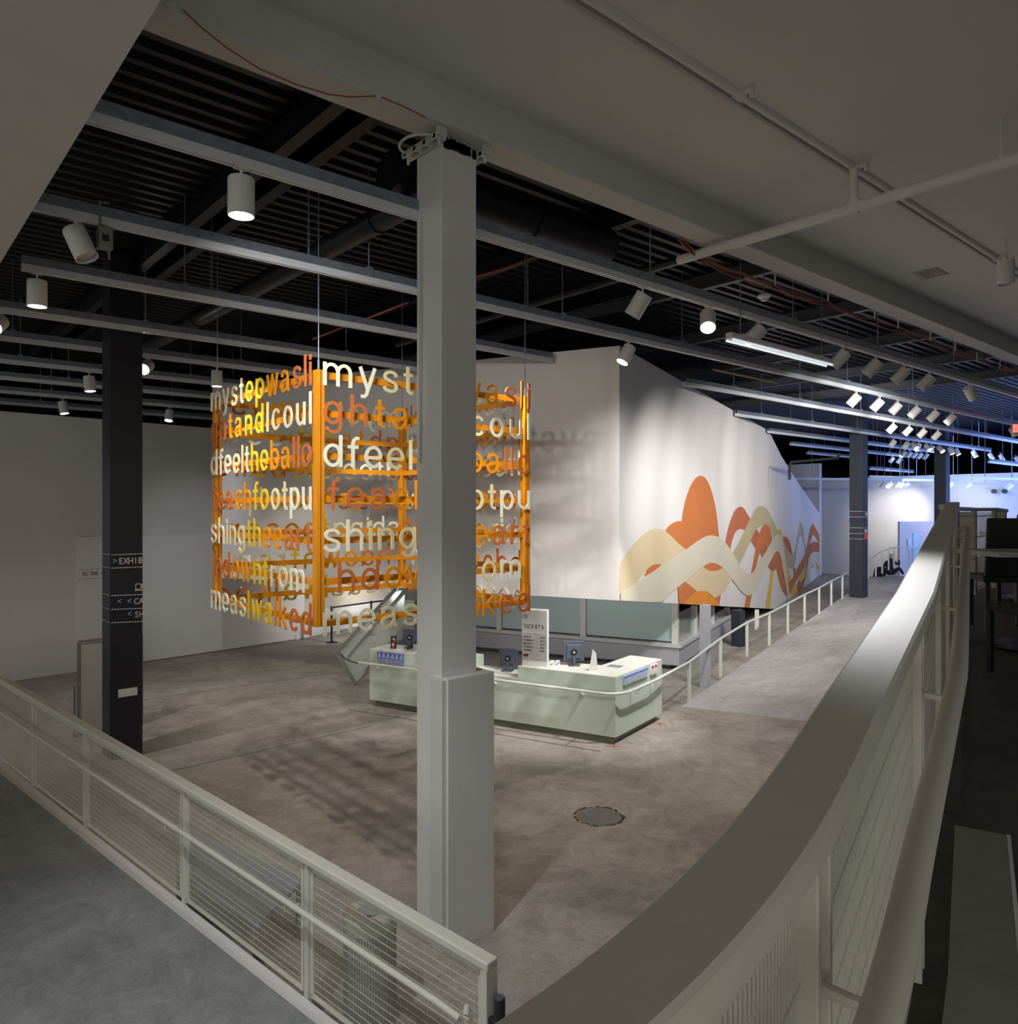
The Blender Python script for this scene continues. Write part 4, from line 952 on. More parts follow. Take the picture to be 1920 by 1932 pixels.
sc_ = zA
# branch pipe: passes below the first one
dxp = (1610-CX)/F; ZB = ypA/(CA-SA*dxp); xB = ZB*(SA+CA*dxp); zB = EYE+(CY-392)/F*ZB
PB = thing('ceiling_pipe', 'white branch pipe crossing below the ceiling and turning black past the beam', 'pipe', (xB, 3, zB))
q = MB(); q.tube([(xB, -3, zB), (xB, 5.9, zB)], .06, 16); q.build('pipe', M['white'], PB, smooth=True)
q = MB(); q.tube([(xB, 5.9, zB), (xB, 12.5, zB)], .057, 16); q.build('black_pipe', M['duct'], PB, smooth=True)
q = MB(); q.tube([(xB, ypA, zB), (xB, ypA, zA)], .045, 14); q.tube([(xB, ypA, zB-.07), (xB, ypA, zB+.09)], .06, 14); q.tube([(xB, ypA-.09, zB), (xB, ypA+.09, zB)], .062, 14); q.build('riser', M['white'], PB, smooth=True)
yr = onX(1888, 300, xB).y; q = MB(); q.tube([(xB, yr, zB), (xB, yr, BZ+.34)], .008, 6); q.tube([(xB, yr, zB), (xB, yr, zB+.12)], [.05, .012], 10); q.build('hanger', M['white'], PB, smooth=True)
for px, py in ((1823, 425),):
    pass
# ceiling downlight at right, vent, corner box
p = pix(1897, 520, 10.0)
t = thing('ceiling_light', 'white cylinder light hanging from the pipe at the right edge', 'light', p)
q = MB(); q.lathe([(.02, .22), (.1, .2), (.1, -.12), (.09, -.12), (.085, -.08)], c=p, n=24); q.build('housing', M['lampw'], t, smooth=True)
q = MB(); q.lathe([(.08, -.1), (.03, -.11)], c=p, n=20); q.build('lens', M['lensoff'], t)
q = MB(); q.tube([p+UZ*.2, p+UZ*.5], .012, 8); q.build('stem', M['lampw'], t)
xv = xon(1860, 4.2); q = MB(); pv = pix(1893, 592, 13.0)
q.box((12.2, 4.4, BZ+.33), (12.7, 4.75, BZ+.345)); 
for k in range(6): q.box((12.24, 4.43+k*.05, BZ+.322), (12.66, 4.455+k*.05, BZ+.332))
tag(q.build('air_vent', M['signg']), 'small grey air vent in the near white ceiling', 'vent')
q = MB(); a = pix(1862, 8, 3.2); q.box((a.x, a.y-1.6, BZ+.16), (a.x+.9, a.y, BZ+.34)); tag(q.build('ceiling_unit', M['signg']), 'grey box unit at the top right corner of the white ceiling', 'box')
# orange cables
q = MB()
pts = []
for px, py in ((345, 18), (380, 52), (430, 92), (490, 130), (560, 160), (620, 178), (660, 183), (714, 181), (760, 200), (803, 222)):
    pts.append(onY(px, py, 5.17))
q.tube(pts, .0055, 6)
tag(q.build('cable', M['orangec'], smooth=True), 'thin red cable sagging along the white beam at upper left', 'cable')
q = MB(); q.lathe([(.045, -.05), (.05, .0), (.03, .05)], c=onY(325, 12, 5.14), n=10); tag(q.build('cable_anchor', M['beam']), 'large cable anchor at the upper left end of the red cable', 'anchor')
q = MB(); q.lathe([(.02, -.025), (.025, .0), (.015, .02)], c=onY(714, 183, 5.15), n=8); tag(q.build('cable_anchor', M['beam']), 'small cable clip on the beam just left of the white column top', 'anchor')
pts = []; sg_ = [(1278, 448), (1330, 492), (1400, 520), (1462, 540), (1510, 562), (1562, 570), (1600, 590), (1650, 606), (1694, 618), (1745, 640), (1802, 664), (1850, 678), (1880, 690), (1925, 700)]
q = MB()
for dz in (0, .035, -.03):
    pts = [onY(px, py+random.uniform(-3, 3), 5.62)+UZ*dz for px, py in sg_]
    pp = []
    for i in range(len(pts)-1):
        for k in range(4): pp.append(pts[i].lerp(pts[i+1], k/4)-UZ*.03*math.sin(math.pi*k/4))
    q.tube(pp, .009, 6)
tag(q.build('cable', M['orangec'], smooth=True), 'bundle of orange cables hung along the beam at upper right', 'cable bundle')
for i, (px, py) in enumerate(((1462, 530), (1562, 560), (1650, 594), (1694, 612), (1755, 635), (1802, 655), (1843, 674), (1886, 690))):
    p = onY(px, py, 5.60); q = MB(); q.tube([p+UZ*.10, p, p+Vector((.03, .02, -.06))], .012, 6)
    tag(q.build('cable_hook', M['beam']), f'white cable hook, {(ords+["eighth"])[i]} from the left along the beam', 'hook', 'cable hooks')
q = MB(); q.tube([pix(900, 522, 9.2), pix(960, 505, 9.3), pix(1000, 488, 9.4), pix(1060, 462, 9.5), pix(1110, 445, 9.6)], .014, 6); tag(q.build('cable', M['orangec'], smooth=True), 'orange cable looping through the dark ceiling right of the column', 'cable')
q = MB(); q.tube([pix(590, 640, 12), pix(640, 620, 11.6), pix(690, 602, 11.2), pix(770, 570, 10.8)], .014, 6); tag(q.build('cable', M['orangec'], smooth=True), 'orange cable in the dark ceiling above the word cube', 'cable')
# smoke detector, fluorescent batten, yellow pipe, exit sign, clamp box, chains
p = pix(1441, 560, 11.5); p.z = min(p.z, DZ-.1); t = thing('smoke_detector', 'small round white smoke detector under the dark deck', 'detector', p)
q = MB(); q.lathe([(.09, .03), (.1, 0), (.07, -.03), (.05, -.035)], c=p, n=20); q.build('body', M['white'], t, smooth=True); q = MB(); q.lathe([(.05, -.035), (.045, -.06), (.03, -.065)], c=p, n=16); q.build('sensor', M['white'], t, smooth=True)
q = MB(); q.tube([p+UZ*.03, (p.x, p.y, DZ)], .01, 6); q.build('conduit', M['galv'], t)
a = pix(1374, 634, 10.0); xa = a.x; dxx = (1566-CX)/F; xb = a.y/(CA-SA*dxx)*(SA+CA*dxx)
t = thing('fluorescent_batten', 'long white fluorescent batten hanging in the dark ceiling', 'light', a)
q = MB(); q.box((xa, a.y-.05, a.z-.03), (xb, a.y+.05, a.z+.05)); q.build('body', M['white'], t, bevel=.008)
for s_ in (-.05, .05): q = MB(); q.tube([(xa+.03, a.y+s_, a.z-.05), (xb-.03, a.y+s_, a.z-.05)], .016, 10); q.build('tube', M['tube'], t, smooth=True)
for k in (.1, .9): q = MB(); x = xa+(xb-xa)*k; q.tube([(x, a.y, a.z), (x, a.y, DZ)], .008, 6); q.build('hanger', M['galv'], t)
q = MB(); q.tube([pix(1345, 697, 14), pix(1465, 722, 14.5)], .02, 8); tag(q.build('ceiling_pipe', M['brass'], smooth=True), 'short dull yellow pipe above the mural wall edge', 'pipe')
p = pix(1917, 808, 20); t = thing('exit_sign', 'red glowing exit sign at the right edge', 'exit sign', p)
q = MB(); q.hexa([p+RT*-.06-UZ*.1, p+RT*.35-UZ*.1, p+RT*.35-UZ*.1+FW*.05, p+RT*-.06-UZ*.1+FW*.05, p+RT*-.06+UZ*.1, p+RT*.35+UZ*.1, p+RT*.35+UZ*.1+FW*.05, p+RT*-.06+UZ*.1+FW*.05]); q.build('body', M['redexit'], t)
q = MB(); text(q, 'EXIT', p+RT*-.04-UZ*.06-FW*.004, RT, UZ, .16, .002); q.build('lettering', M['paper'], t)
q = MB(); q.tube([p+RT*.1+UZ*.1, p+RT*.1+UZ*1.5], .01, 6); q.build('stem', M['galv'], t)
lamp('POINT', 'exit_glow', p+UZ*.25-FW*.2, p, 1.2, (1, .1, .05), .1)
xg = xon(197, TY[1]); t = thing('clamp_box', 'small black boxed clamp device fixed on the second track at left', 'device', (xg, TY[1], TZ))
q = MB(); q.box((xg-.06, TY[1]-.07, TZ-.22), (xg+.06, TY[1]+.05, TZ-.02)); q.build('body', M['steel'], t, bevel=.01)
q = MB(); q.box((xg-.035, TY[1]-.085, TZ-.16), (xg+.02, TY[1]-.07, TZ-.10)); q.build('window', M['blackp'], t)
q = MB(); q.tube([(xg-.05, TY[1]-.05, TZ-.02), (xg-.05, TY[1]-.05, TZ+.2), (xg+.03, TY[1]-.05, TZ+.2)], .012, 8); q.build('clamp', M['steel'], t)
q = MB(); q.tube([(xg+.04, TY[1], TZ-.3), (xg+.04, TY[1], TZ-.2)], .012, 8); q.build('pin', M['steel'], t)
def chain(px, y, z0, z1, label):
    x = xon(px, y); q = MB(); z = z0; k = 0
    while z < z1:
        e = Vector((1, 0, 0)) if k % 2 else Vector((0, 1, 0)); pts = []
        for j in range(9):
            a = 2*math.pi*j/8; pts.append(Vector((x, y, z+.03))+e*.012*math.cos(a)+UZ*.028*math.sin(a))
        q.tube(pts, .004, 5, cap=False); z += .046; k += 1
    tag(q.build('chain', M['galv']), label, 'chain')
chain(582, TY[1]+.15, TZ+.17, DZ-.07, 'steel chain hanging above the near corner of the word cube')
chain(399, TY[2]+.15, TZ+.17, DZ-.07, 'steel chain hanging above the left side of the word cube')
chain(995, TY[1]+.15, TZ+.17, DZ-.07, 'steel chain hanging right of the white column')
# black bracket pipe near the far tracks
q = MB(); q.tube([pix(1489, 905, 26), pix(1489, 880, 26), pix(1492, 872, 26), pix(1580, 864, 27), pix(1583, 855, 27)], .05, 8); tag(q.build('ceiling_pipe', M['black'], smooth=True), 'black bent pipe above the far end of the mural', 'pipe')

# ================================================================== LEFT MESH RAILING
RB = thing('mesh_railing', 'cream railing with wire mesh panels and handrail descending the ramp at lower left', 'railing', rl(0, 0))
def rlz(t, h, off=0.0): p = rl(t, off); return Vector((p.x, p.y, p.z+h))
LEN = 12.0; TOPH = 1.07
sec = [(-.05, -.055), (.05, -.055), (.05, 0), (-.05, 0)]
q = MB(); q.sweep([rlz(-.03, TOPH+.03), rlz(LEN, TOPH+.03)], sec); q.build('top_rail', M['rail'], RB, bevel=.012, seg=3)
q = MB(); q.bar(rlz(0, 0), rlz(0, TOPH-.02), .09, .06); q.build('end_post', M['rail'], RB, bevel=.006)
posts_t = [1.77, 3.58, 5.65, 7.1, 9.0, 11.0]
sdir = (rl(0, 1)-rl(0, 0)); sdir.z = 0; sdir.normalize(); adir = (rl(1)-rl(0)).normalized()
for t_ in posts_t:
    q = MB(); q.bar(rlz(t_, -.0), rlz(t_, TOPH-.02), .05, .055); q.build('post', M['rail'], RB, bevel=.005)
ends = [0]+posts_t
for a_, b_ in zip(ends, ends[1:]):
    e0, e1 = a_+.05, b_-.04; h0, h1 = .07, TOPH-.065
    q = MB(); 
    q.bar(rlz(e0, h0), rlz(e1, h0), .02, .028); q.bar(rlz(e0, h1), rlz(e1, h1), .02, .028)
    q.bar(rlz(e0+.014, h0), rlz(e0+.014, h1), .02, .028, side=sdir); q.bar(rlz(e1-.014, h0), rlz(e1-.014, h1), .02, .028, side=sdir)
    fr = q.build('panel_frame', M['rail'], RB)
    q = MB(); nh = 17
    for i in range(1, nh):
        h = h0+(h1-h0)*i/nh; q.bar(rlz(e0+.01, h), rlz(e1-.01, h), .004, .004)
    t_ = e0+.02; 
    while t_ < e1-.01:
        q.bar(rlz(t_, h0+.01), rlz(t_, h1-.01), .0019, .0019, side=sdir); t_ += .0140
    q.build('wire_mesh', M['mesh'], fr)
HOFF = .13
q = MB(); hp = [rlz(.16, .74, HOFF-.11), rlz(.10, .745, HOFF-.03), rlz(.12, .75, HOFF), rlz(.3, .76, HOFF)]+[rlz(t_, .76, HOFF) for t_ in (2, 4, 6, 8, LEN)]
q.tube(hp, .021, 12); q.build('handrail', M['rail'], RB, smooth=True)
for t_ in posts_t:
    q = MB(); q.tube([rlz(t_+.12, .73, HOFF), rlz(t_+.12, .68, HOFF-.01), rlz(t_+.12, .68, .0)], .01, 8); q.build('handrail_bracket', M['rail'], RB)
p = rlz(-.10, .84, .02); t = thing('belt_holder', 'black cylindrical belt unit fixed on the end of the left railing', 'belt unit', p)
q = MB(); q.tube([p-UZ*.19, p+UZ*.08], .034, 18); q.build('body', M['blackp'], t, smooth=True); q = MB(); q.lathe([(.030, .08), (.028, .088), (.012, .09)], c=p, n=18); q.build('cap_emblem', M['mongrey'], t)
q = MB(); q.bar(p+adir*.03-UZ*.1, p+adir*.09-UZ*.1, .03, .07); q.build('bracket', M['blackp'], t)

# bin behind the railing
c = flo(698, 1920); t = thing('litter_bin', 'cylindrical perforated metal litter bin behind the left railing', 'bin', c)
q = MB(); q.lathe([(.17, 0), (.19, .02), (.19, .72), (.178, .72), (.178, .03)], c=c, n=40); q.build('body', M['stain'], t, smooth=True)
q = MB(); q.lathe([(.195, .70), (.20, .78), (.185, .80), (.10, .80), (.09, .785), (.09, .60)], c=c, n=40); 
o = q.build('lid', M['stain'], t, smooth=True)
q = MB(); q.lathe([(.088, .70), (.088, .72), (.01, .72)], c=c, n=24); q.build('opening', M['blackp'], t)
q = MB()
for k in range(60):
    a = 2*math.pi*k/60; x, y = c.x+.192*math.cos(a), c.y+.192*math.sin(a); q.box((x-.003, y-.003, .03), (x+.003, y+.003, .69))
q.build('rib', M['steel'], t)
# bench behind the railing
bt = [flo(362, 1566, .45), flo(575, 1655, .45), flo(488, 1742, .45), flo(330, 1640, .45)]
t = thing('bench', 'low grey bench standing behind the mesh of the left railing', 'bench', (bt[0]+bt[2])/2-UZ*.45)
q = MB(); q.prism([(p.x, p.y) for p in bt], .40, .45); q.build('seat', mat('bench_grey', (.24, .25, .30), .5), t, bevel=.01)
for p in bt:
    c_ = sum((v for v in bt), Vector())/4; pq = p.lerp(c_, .08); q = MB(); q.box((pq.x-.02, pq.y-.02, 0), (pq.x+.02, pq.y+.02, .40)); q.build('leg', M['steel'], t)
# glazed panel behind the black column
a = flo(148, 1352, .0); Zs = (EYE)*F/(1390-CY)
a = Wd((148-CX)/F*12.6, 12.6, 0); b = Wd((200-CX)/F*12.9, 12.9, 0); ex_ = (b-a).normalized(); b = a+ex_*1.0
hgt = EYE-(1211-958)/F*12.6
t = thing('glazed_screen', 'free standing frosted screen half hidden behind the near black column', 'screen', a)
q = MB(); q.bar(a, a+UZ*hgt, .04, .04); q.bar(b, b+UZ*hgt, .04, .04); q.bar(a+UZ*hgt, b+UZ*hgt, .04, .04); q.bar(a+UZ*.03, b+UZ*.03, .04, .04); q.build('frame', M['steel'], t)
q = MB(); q.bar(a+UZ*(hgt/2)+ex_*.02, b+UZ*(hgt/2)-ex_*.02, .01, hgt-.06); q.build('pane', mat('frosted_pane', (.42, .42, .37), .5), t)
q = MB(); q.bar(a-ex_*.06, a-ex_*.06+UZ*hgt*.55, .03, .05); q.build('foot_plate', M['steel'], t)
# wall switch
k0 = None
best = None
for i in range(400):
    d = i*.05; p = wl(d, .02, 2.0); v = p-cam.location; x = CX+F*v.dot(RT)/v.dot(FW)
    if best is None or abs(x-24) < best[0]: best = (abs(x-24), d, v.dot(FW))
d = best[1]; z = EYE-(1153-958)/F*best[2]
q = MB(); q.hexa([wl(d-.05, .02, z-.07), wl(d+.05, .02, z-.07), wl(d+.05, .0, z-.07), wl(d-.05, .0, z-.07), wl(d-.05, .02, z+.07), wl(d+.05, .02, z+.07), wl(d+.05, .0, z+.07), wl(d-.05, .0, z+.07)])
tag(q.build('wall_plate', M['beam']), 'small cream wall plate low on the left wall', 'wall plate')

# ================================================================== STANCHIONS AND ANGLED GLASS FRAME
def stanchion(px, py, label):
    c = flo(px, py); t = thing('stanchion', label, 'stanchion', c, 'black stanchions')
    q = MB(); q.lathe([(.17, 0), (.17, .015), (.06, .035), (.03, .05)], c=c, n=28); q.build('base', M['blackp'], t, smooth=True)
    q = MB(); q.tube([c+UZ*.04, c+UZ*.95], .03, 14); q.build('pole', M['blackp'], t, smooth=True)
    q = MB(); q.tube([c+UZ*.93, c+UZ*1.02], .04, 14); q.build('belt_head', M['blackp'], t, smooth=True); return c
c1 = stanchion(625.5, 1212, 'black belt stanchion left of the tilted glass frame, nearer one')
c2 = stanchion(700, 1198, 'black belt stanchion behind the tilted glass frame')
q = MB(); q.bar(c1+UZ*.98, c2+UZ*.98, .004, .05); c3 = pix(775, 1127, 24.5); q.bar(c2+UZ*.98, c3, .004, .05)
tag(q.build('stanchion_belt', M['blackp']), 'black belt stretched between the stanchions', 'belt')
GF = thing('tilted_glass_frame', 'tilted steel framed glass enclosure left of the ticket counter', 'glass frame', flo(672, 1292))
Zg = 16.3
def gp(px, py, dz=0.0): return pix(px, py, Zg+dz)
def fbar(a, b, w_=.07, d_=.10, name='frame_bar'):
    q = MB(); q.bar(a, b, d_, w_, side=FW); q.build(name, M['steel'], GF)
for dz in (0, 1.3):
    o1, o2, o3, o4 = gp(636, 1231, dz), gp(671, 1291, dz), gp(700, 1262, dz), gp(742, 1212, dz)
    u1 = gp(745, 1112, dz); u2 = gp(766, 1110, dz)
    fbar(o1, o2); fbar(o1, u1); fbar(o2, o3, .05, .08); fbar(gp(656, 1240, dz), gp(764, 1112, dz), .05, .07); fbar(u1, u2, .05, .07); fbar(gp(712, 1147, dz), gp(722, 1164, dz), .05, .07)
    q = MB(); q.extrude([o1, o2, gp(690, 1262, dz), gp(760, 1180, dz), gp(764, 1114, dz), u1], FW*.012); q.build('glass_pane', M['clear'], GF)
fbar(gp(636, 1231), gp(636, 1231, 1.3), .05, .05); fbar(gp(671, 1289), gp(671, 1289, 1.3), .05, .05); fbar(gp(745, 1112), gp(745, 1112, 1.3), .05, .05)
q = MB(); q.tube([gp(643, 1234, .0), gp(650, 1242, -.05), gp(662, 1248, -.1), gp(677, 1252, -.2)], .012, 6); q.build('black_cord', M['blackp'], GF, smooth=True)
q = MB(); p = gp(766, 1122); q.hexa([p+RT*-.03-UZ*.12, p+RT*.22-UZ*.12, p+RT*.22-UZ*.12+FW*.1, p+RT*-.03-UZ*.12+FW*.1, p+RT*-.03+UZ*.12, p+RT*.22+UZ*.12, p+RT*.22+UZ*.12+FW*.1, p+RT*-.03+UZ*.12+FW*.1]); q.build('upper_plate', M['steel'], GF)
q = MB(); a = pix(786, 1110, 16.6); q.bar(Vector((a.x, a.y, 0)), a+UZ*.1, .07, .07); q.build('upright', M['steel'], GF)

# ================================================================== FLOOR DETAILS
c = flo(1130, 1540); q = MB(); q.lathe([(.27, -.01), (.27, .003), (.26, .004)], c=c, n=36, mi=0)
tag(q.build('floor_cover', M['patch']), 'round cement patch set in the hall floor', 'floor patch')
q = MB(); 
for k in range(46):
    a = 2*math.pi*k/46; r = .285+random.uniform(-.012, .018); s_ = random.uniform(.012, .03)
    if random.random() < .85: q.lathe([(s_, 0), (s_*.7, .003)], c=(c.x+r*math.cos(a), c.y+r*math.sin(a), .001), n=7)
o = q.build('crumbled_edge', M['darkc']); o['kind'] = 'stuff'; o.parent = bpy.data.objects['floor_cover']
for i, (px, py) in enumerate(((1245, 1368), (1158, 1408))):
    c = flo(px, py); q = MB(); q.bar(c-RT*.14+UZ*.002, c+RT*.12+UZ*.002, .015, .003); q.bar(c-RT*.02-FW*.12+UZ*.002, c+RT*.02+FW*.14+UZ*.002, .015, .003); q.bar(c-RT*.1+FW*.1+UZ*.002, c+RT*.1+FW*.1+UZ*.002, .02, .003)
    tag(q.build('floor_mark', M['mark']), ['red paint mark on the floor right of the counter', 'faint red paint mark at the counter front corner'][i], 'floor mark')
q = MB(); q.bar(flo(1180, 1305, .002), flo(-100, 1770, .002), .01, .003) if False else None
for a, b in ((flo(272, 1320), flo(690, 1262)), (flo(300, 1460), flo(700, 1370))):
    q.bar(a+UZ*.001, b+UZ*.001, .012, .003)
o = q.build('trim_3', M['darkc']); o['kind'] = 'structure'; o['label'] = 'thin dark joints in the hall floor'

# ================================================================== NEAR RAILING (fitted path)
def near_path():
    X, Z, z, h1, s0, k, m1, h2, m2, k2 = 1.11085, 2.18571, -.23867, .58635, 1.00769, -.14071, .0927, .5466, .05847, .5195
    P = []; x, y = X, Z; ds = .03; n = 100
    for i in range(n):
        s = i*ds; h = h1 if s < s0 else h1+k*(s-s0)+k2*(s-s0)**2
        h = min(h, 2.0)
        P.append((x, y, z-m1*s, h)); x -= math.sin(h)*ds; y -= math.cos(h)*ds
    P = P[::-1]
    for i in range(1, 50):
        s = i*.1; P.append((X+math.sin(h2)*s, Z+math.cos(h2)*s, z+m2*s, h2))
    return P
NP = near_path(); NW = .10
def npt(i, off, dz): X, Z, z, h = NP[i]; return Wd(X+off*math.cos(h), Z-off*math.sin(h), EYE+z+dz)
NN = len(NP)
NR = thing('near_railing', 'large cream capped railing curving up the right side next to the camera', 'railing', npt(NN//2, .05, -1.07))
q = MB(); q.sweep([npt(i, .05, 0) for i in range(NN)], [(-.05, -.042), (.05, -.042), (.05, -.006), (.044, 0), (-.044, 0), (-.05, -.006)]); q.build('cap_rail', M['railn'], NR, smooth=True)
q = MB(); q.sweep([npt(i, .05, -.042) for i in range(NN)], [(-.03, -.03), (.03, -.03), (.03, 0), (-.03, 0)]); q.build('under_rail', M['railn'], NR)
q = MB(); q.sweep([npt(i, .05, -.086) for i in range(NN)], [(-.012, -.026), (.012, -.026), (.012, 0), (-.012, 0)]); q.build('panel_top_frame', M['railn'], NR)
q = MB(); q.sweep([npt(i, .05, -.98) for i in range(NN)], [(-.012, -.026), (.012, -.026), (.012, 0), (-.012, 0)]); q.build('panel_bottom_frame', M['railn'], NR)
# arclength table
acc = [0.0]
for i in range(1, NN): acc.append(acc[-1]+math.hypot(NP[i][0]-NP[i-1][0], NP[i][1]-NP[i-1][1]))
def at_len(s, off, dz):
    for i in range(1, NN):
        if acc[i] >= s:
            f = (s-acc[i-1])/(acc[i]-acc[i-1]); a, b = npt(i-1, off, dz), npt(i, off, dz); return a.lerp(b, f)
    return npt(NN-1, off, dz)
LT = acc[-1]; ik = acc[99]
stations = [s for s in (ik-2.55, ik-1.35, ik-.02, ik+1.4, ik+2.9, LT-.03) if s > 0]
for s in stations:
    for ds_ in (-.035, .035):
        q = MB(); a, b = at_len(max(s+ds_, 0), .05, -1.07), at_len(max(s+ds_, 0), .05, -.07); e = at_len(s+.1, .05, 0)-at_len(max(s-.1, 0), .05, 0); e.z = 0
        q.bar(a, b, .045, .018, side=e.cross(UZ)); q.build('post', M['railn'], NR, bevel=.003)
q = MB()
for j in range(1, 12):
    h = -.11-(.85)*j/12; q.tube([npt(i, .05, h) for i in range(0, NN, 2)], .0025, 4)
s = .02
while s < LT:
    a, b = at_len(s, .05, -.98), at_len(s, .05, -.10); q.bar(a, b, .0022, .0022); s += .0125
q.build('wire_mesh', M['mesh'], NR)
q = MB(); hpts = [npt(i, .155, -.22) for i in range(0, NN)]; q.tube(hpts[::2]+[hpts[-1], hpts[-1]-RT*.04+FW*.05-UZ*.01], .024, 16); q.build('handrail', M['railn'], NR, smooth=True)
for s in stations:
    q = MB(); q.tube([at_len(s, .05, -.28), at_len(s, .14, -.29), at_len(s, .155, -.24)], .010, 8); q.build('handrail_bracket', M['railn'], NR)
# kerb beside the near railing
i1 = min(range(NN), key=lambda i: abs(NP[i][1]-3.15))
q = MB(); q.sweep([npt(i, .215, -1.06) for i in range(40, i1)], [(-.085, -.1), (.085, -.1), (.085, 0), (-.085, 0)]); o = q.build('kerb', mat('kerb_grey', (.30, .30, .27), .7, noise=.15), NR)
q = MB(); q.sweep([npt(i, .306, -1.06) for i in range(40, i1)], [(-.006, -.1), (.006, -.1), (.006, .002), (-.006, .002)]); q.build('kerb_edge', M['white'], NR)
# walkway slab where the camera stands, and the cafe level
def nz(X, Z): s = .52*X+.854*Z; return EYE-1.36+.0586*(min(s, 8.0)-2.445) if s > 2.445 else EYE-1.36+.092*(s-2.445)
q = MB()
rim = [NP[i] for i in range(30, NN, 6)]+[NP[-1]]
XR = 11
a_ = []; b_ = []
for (X, Z, z, h) in rim:
    X += .02*math.cos(h)
    a_.append(Wd(X, Z, nz(X, Z))); Z2 = Z-2.0; X2 = XR
    b_.append(Wd(X2, Z2, nz(X, Z)))
a_.append(Wd(6.2, 10.4, nz(6.2, 10.4))); b_.append(Wd(13, 9.0, nz(6.2, 10.4)))
a_.append(Wd(9.0, 16, nz(6.2, 10.4))); b_.append(Wd(17, 14, nz(6.2, 10.4)))
va = [q.bm.verts.new(p) for p in a_]; vb = [q.bm.verts.new(p) for p in b_]; wa = [q.bm.verts.new(p-UZ*.25) for p in a_]; wb = [q.bm.verts.new(p-UZ*.25) for p in b_]
for i in range(len(a_)-1):
    q.face([va[i], va[i+1], vb[i+1], vb[i]]); q.face([wa[i], wa[i+1], wb[i+1], wb[i]]); q.face([va[i], va[i+1], wa[i+1], wa[i]]); q.face([vb[i], vb[i+1], wb[i+1], wb[i]])
q.face([va[0], vb[0], wb[0], wa[0]]); q.face([va[-1], vb[-1], wb[-1], wa[-1]])
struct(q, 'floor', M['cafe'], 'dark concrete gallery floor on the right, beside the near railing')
# railing continuing round the gallery
GR = thing('gallery_railing', 'cream railing beyond the far top of the near railing, curving right', 'railing', npt(NN-1, .05, -1.05))
gp_ = [npt(NN-1, .05, .0), Wd(3.95, 6.9, EYE+.03), Wd(4.7, 8.0, EYE+.01), Wd(5.5, 9.0, EYE+.0), Wd(6.25, 9.8, EYE-.0), Wd(6.9, 10.6, EYE-.02)]
gp_ = gp_[1:]
q = MB(); q.sweep(gp_, [(-.05, -.045), (.05, -.045), (.05, 0), (-.05, 0)]); q.build('cap_rail', M['railn'], GR, bevel=.008)
q = MB()
for a, b in zip(gp_, gp_[1:]):
    n_ = int((b-a).length/.03)
    for k in range(n_): c_ = a.lerp(b, k/n_); q.bar(c_-UZ*.98, c_-UZ*.05, .004, .004)
    for h in (.1, .35, .6, .95): q.bar(a-UZ*h, b-UZ*h, .006, .01)
q.build('wire_mesh', M['mesh'], GR)
for p in gp_: q = MB(); q.bar(p-UZ*1.03, p-UZ*.04, .05, .05); q.build('post', M['railn'], GR)

# ================================================================== CAFE TABLES AND CHAIRS
def chair(X, Z, rot, label, bh=.95):
    z0 = nz(X, Z); o = Wd(X, Z, z0); t = thing('cafe_chair', label, 'chair', o, 'dark cafe chairs'); R = Matrix.Rotation(rot-YAW, 3, 'Z')
    def L(x, y, z): return o+R @ Vector((x, y, z))
    def hb(nm, x0, x1, y0, y1, z0, z1, lean=0.0, bev=.01):
        q = MB(); q.hexa([L(x0, y0, z0), L(x1, y0, z0), L(x1, y1, z0), L(x0, y1, z0), L(x0, y0+lean, z1), L(x1, y0+lean, z1), L(x1, y1+lean, z1), L(x0, y1+lean, z1)]); q.build(nm, M['chair'], t, bevel=bev)
    hb('seat', -.22, .22, -.22, .22, .42, .47); hb('backrest', -.21, .21, -.24, -.20, .47, bh, -.06)
    for x in (-.2, .17):
        for y in (-.22, .18): hb('leg', x, x+.035, y, y+.035, 0, .42, 0, .003)
    return t
chair(3.58, 5.15, 1.75, 'dark chair nearest the camera at the right edge, its back towards us', 1.0)
chair(4.25, 6.55, -.25, 'dark chair behind the nearest cafe table', .96)
chair(5.05, 7.4, -.2, 'dark chair beyond the first table, left of the second table', .97)
chair(5.75, 8.1, .1, 'dark chair at the right of the second table', .97)
chair(6.6, 9.3, -.2, 'dark chair between the second and third tables', .97)
chair(7.4, 9.6, .1, 'dark chair farthest away by the back of the gallery', .97)
def table(X, Z, wx_, wy_, rot, label):
    z0 = nz(X, Z); o = Wd(X, Z, z0); t = thing('cafe_table', label, 'table', o, 'cafe tables'); R = Matrix.Rotation(rot-YAW, 3, 'Z')
    def L(x, y, z): return o+R @ Vector((x, y, z))
    q = MB(); q.hexa([L(-wx_, -wy_, .71), L(wx_, -wy_, .71), L(wx_, wy_, .71), L(-wx_, wy_, .71), L(-wx_, -wy_, .75), L(wx_, -wy_, .75), L(wx_, wy_, .75), L(-wx_, wy_, .75)]); q.build('table_top', M['table'], t, bevel=.004)
    q = MB(); q.tube([L(0, 0, .02), L(0, 0, .71)], .03, 12); q.build('pedestal', M['blackp'], t, smooth=True)
    q = MB(); q.tube([L(0, 0, 0), L(0, 0, .025)], .25, 24); q.build('base', M['blackp'], t)
table(4.03, 5.95, .37, .26, 0, 'pale topped cafe table nearest the railing end')
table(5.85, 8.6, .35, .3, 0, 'pale topped cafe table behind the first')
table(7.6, 10.6, .35, .3, 0, 'pale topped cafe table farthest along the gallery')

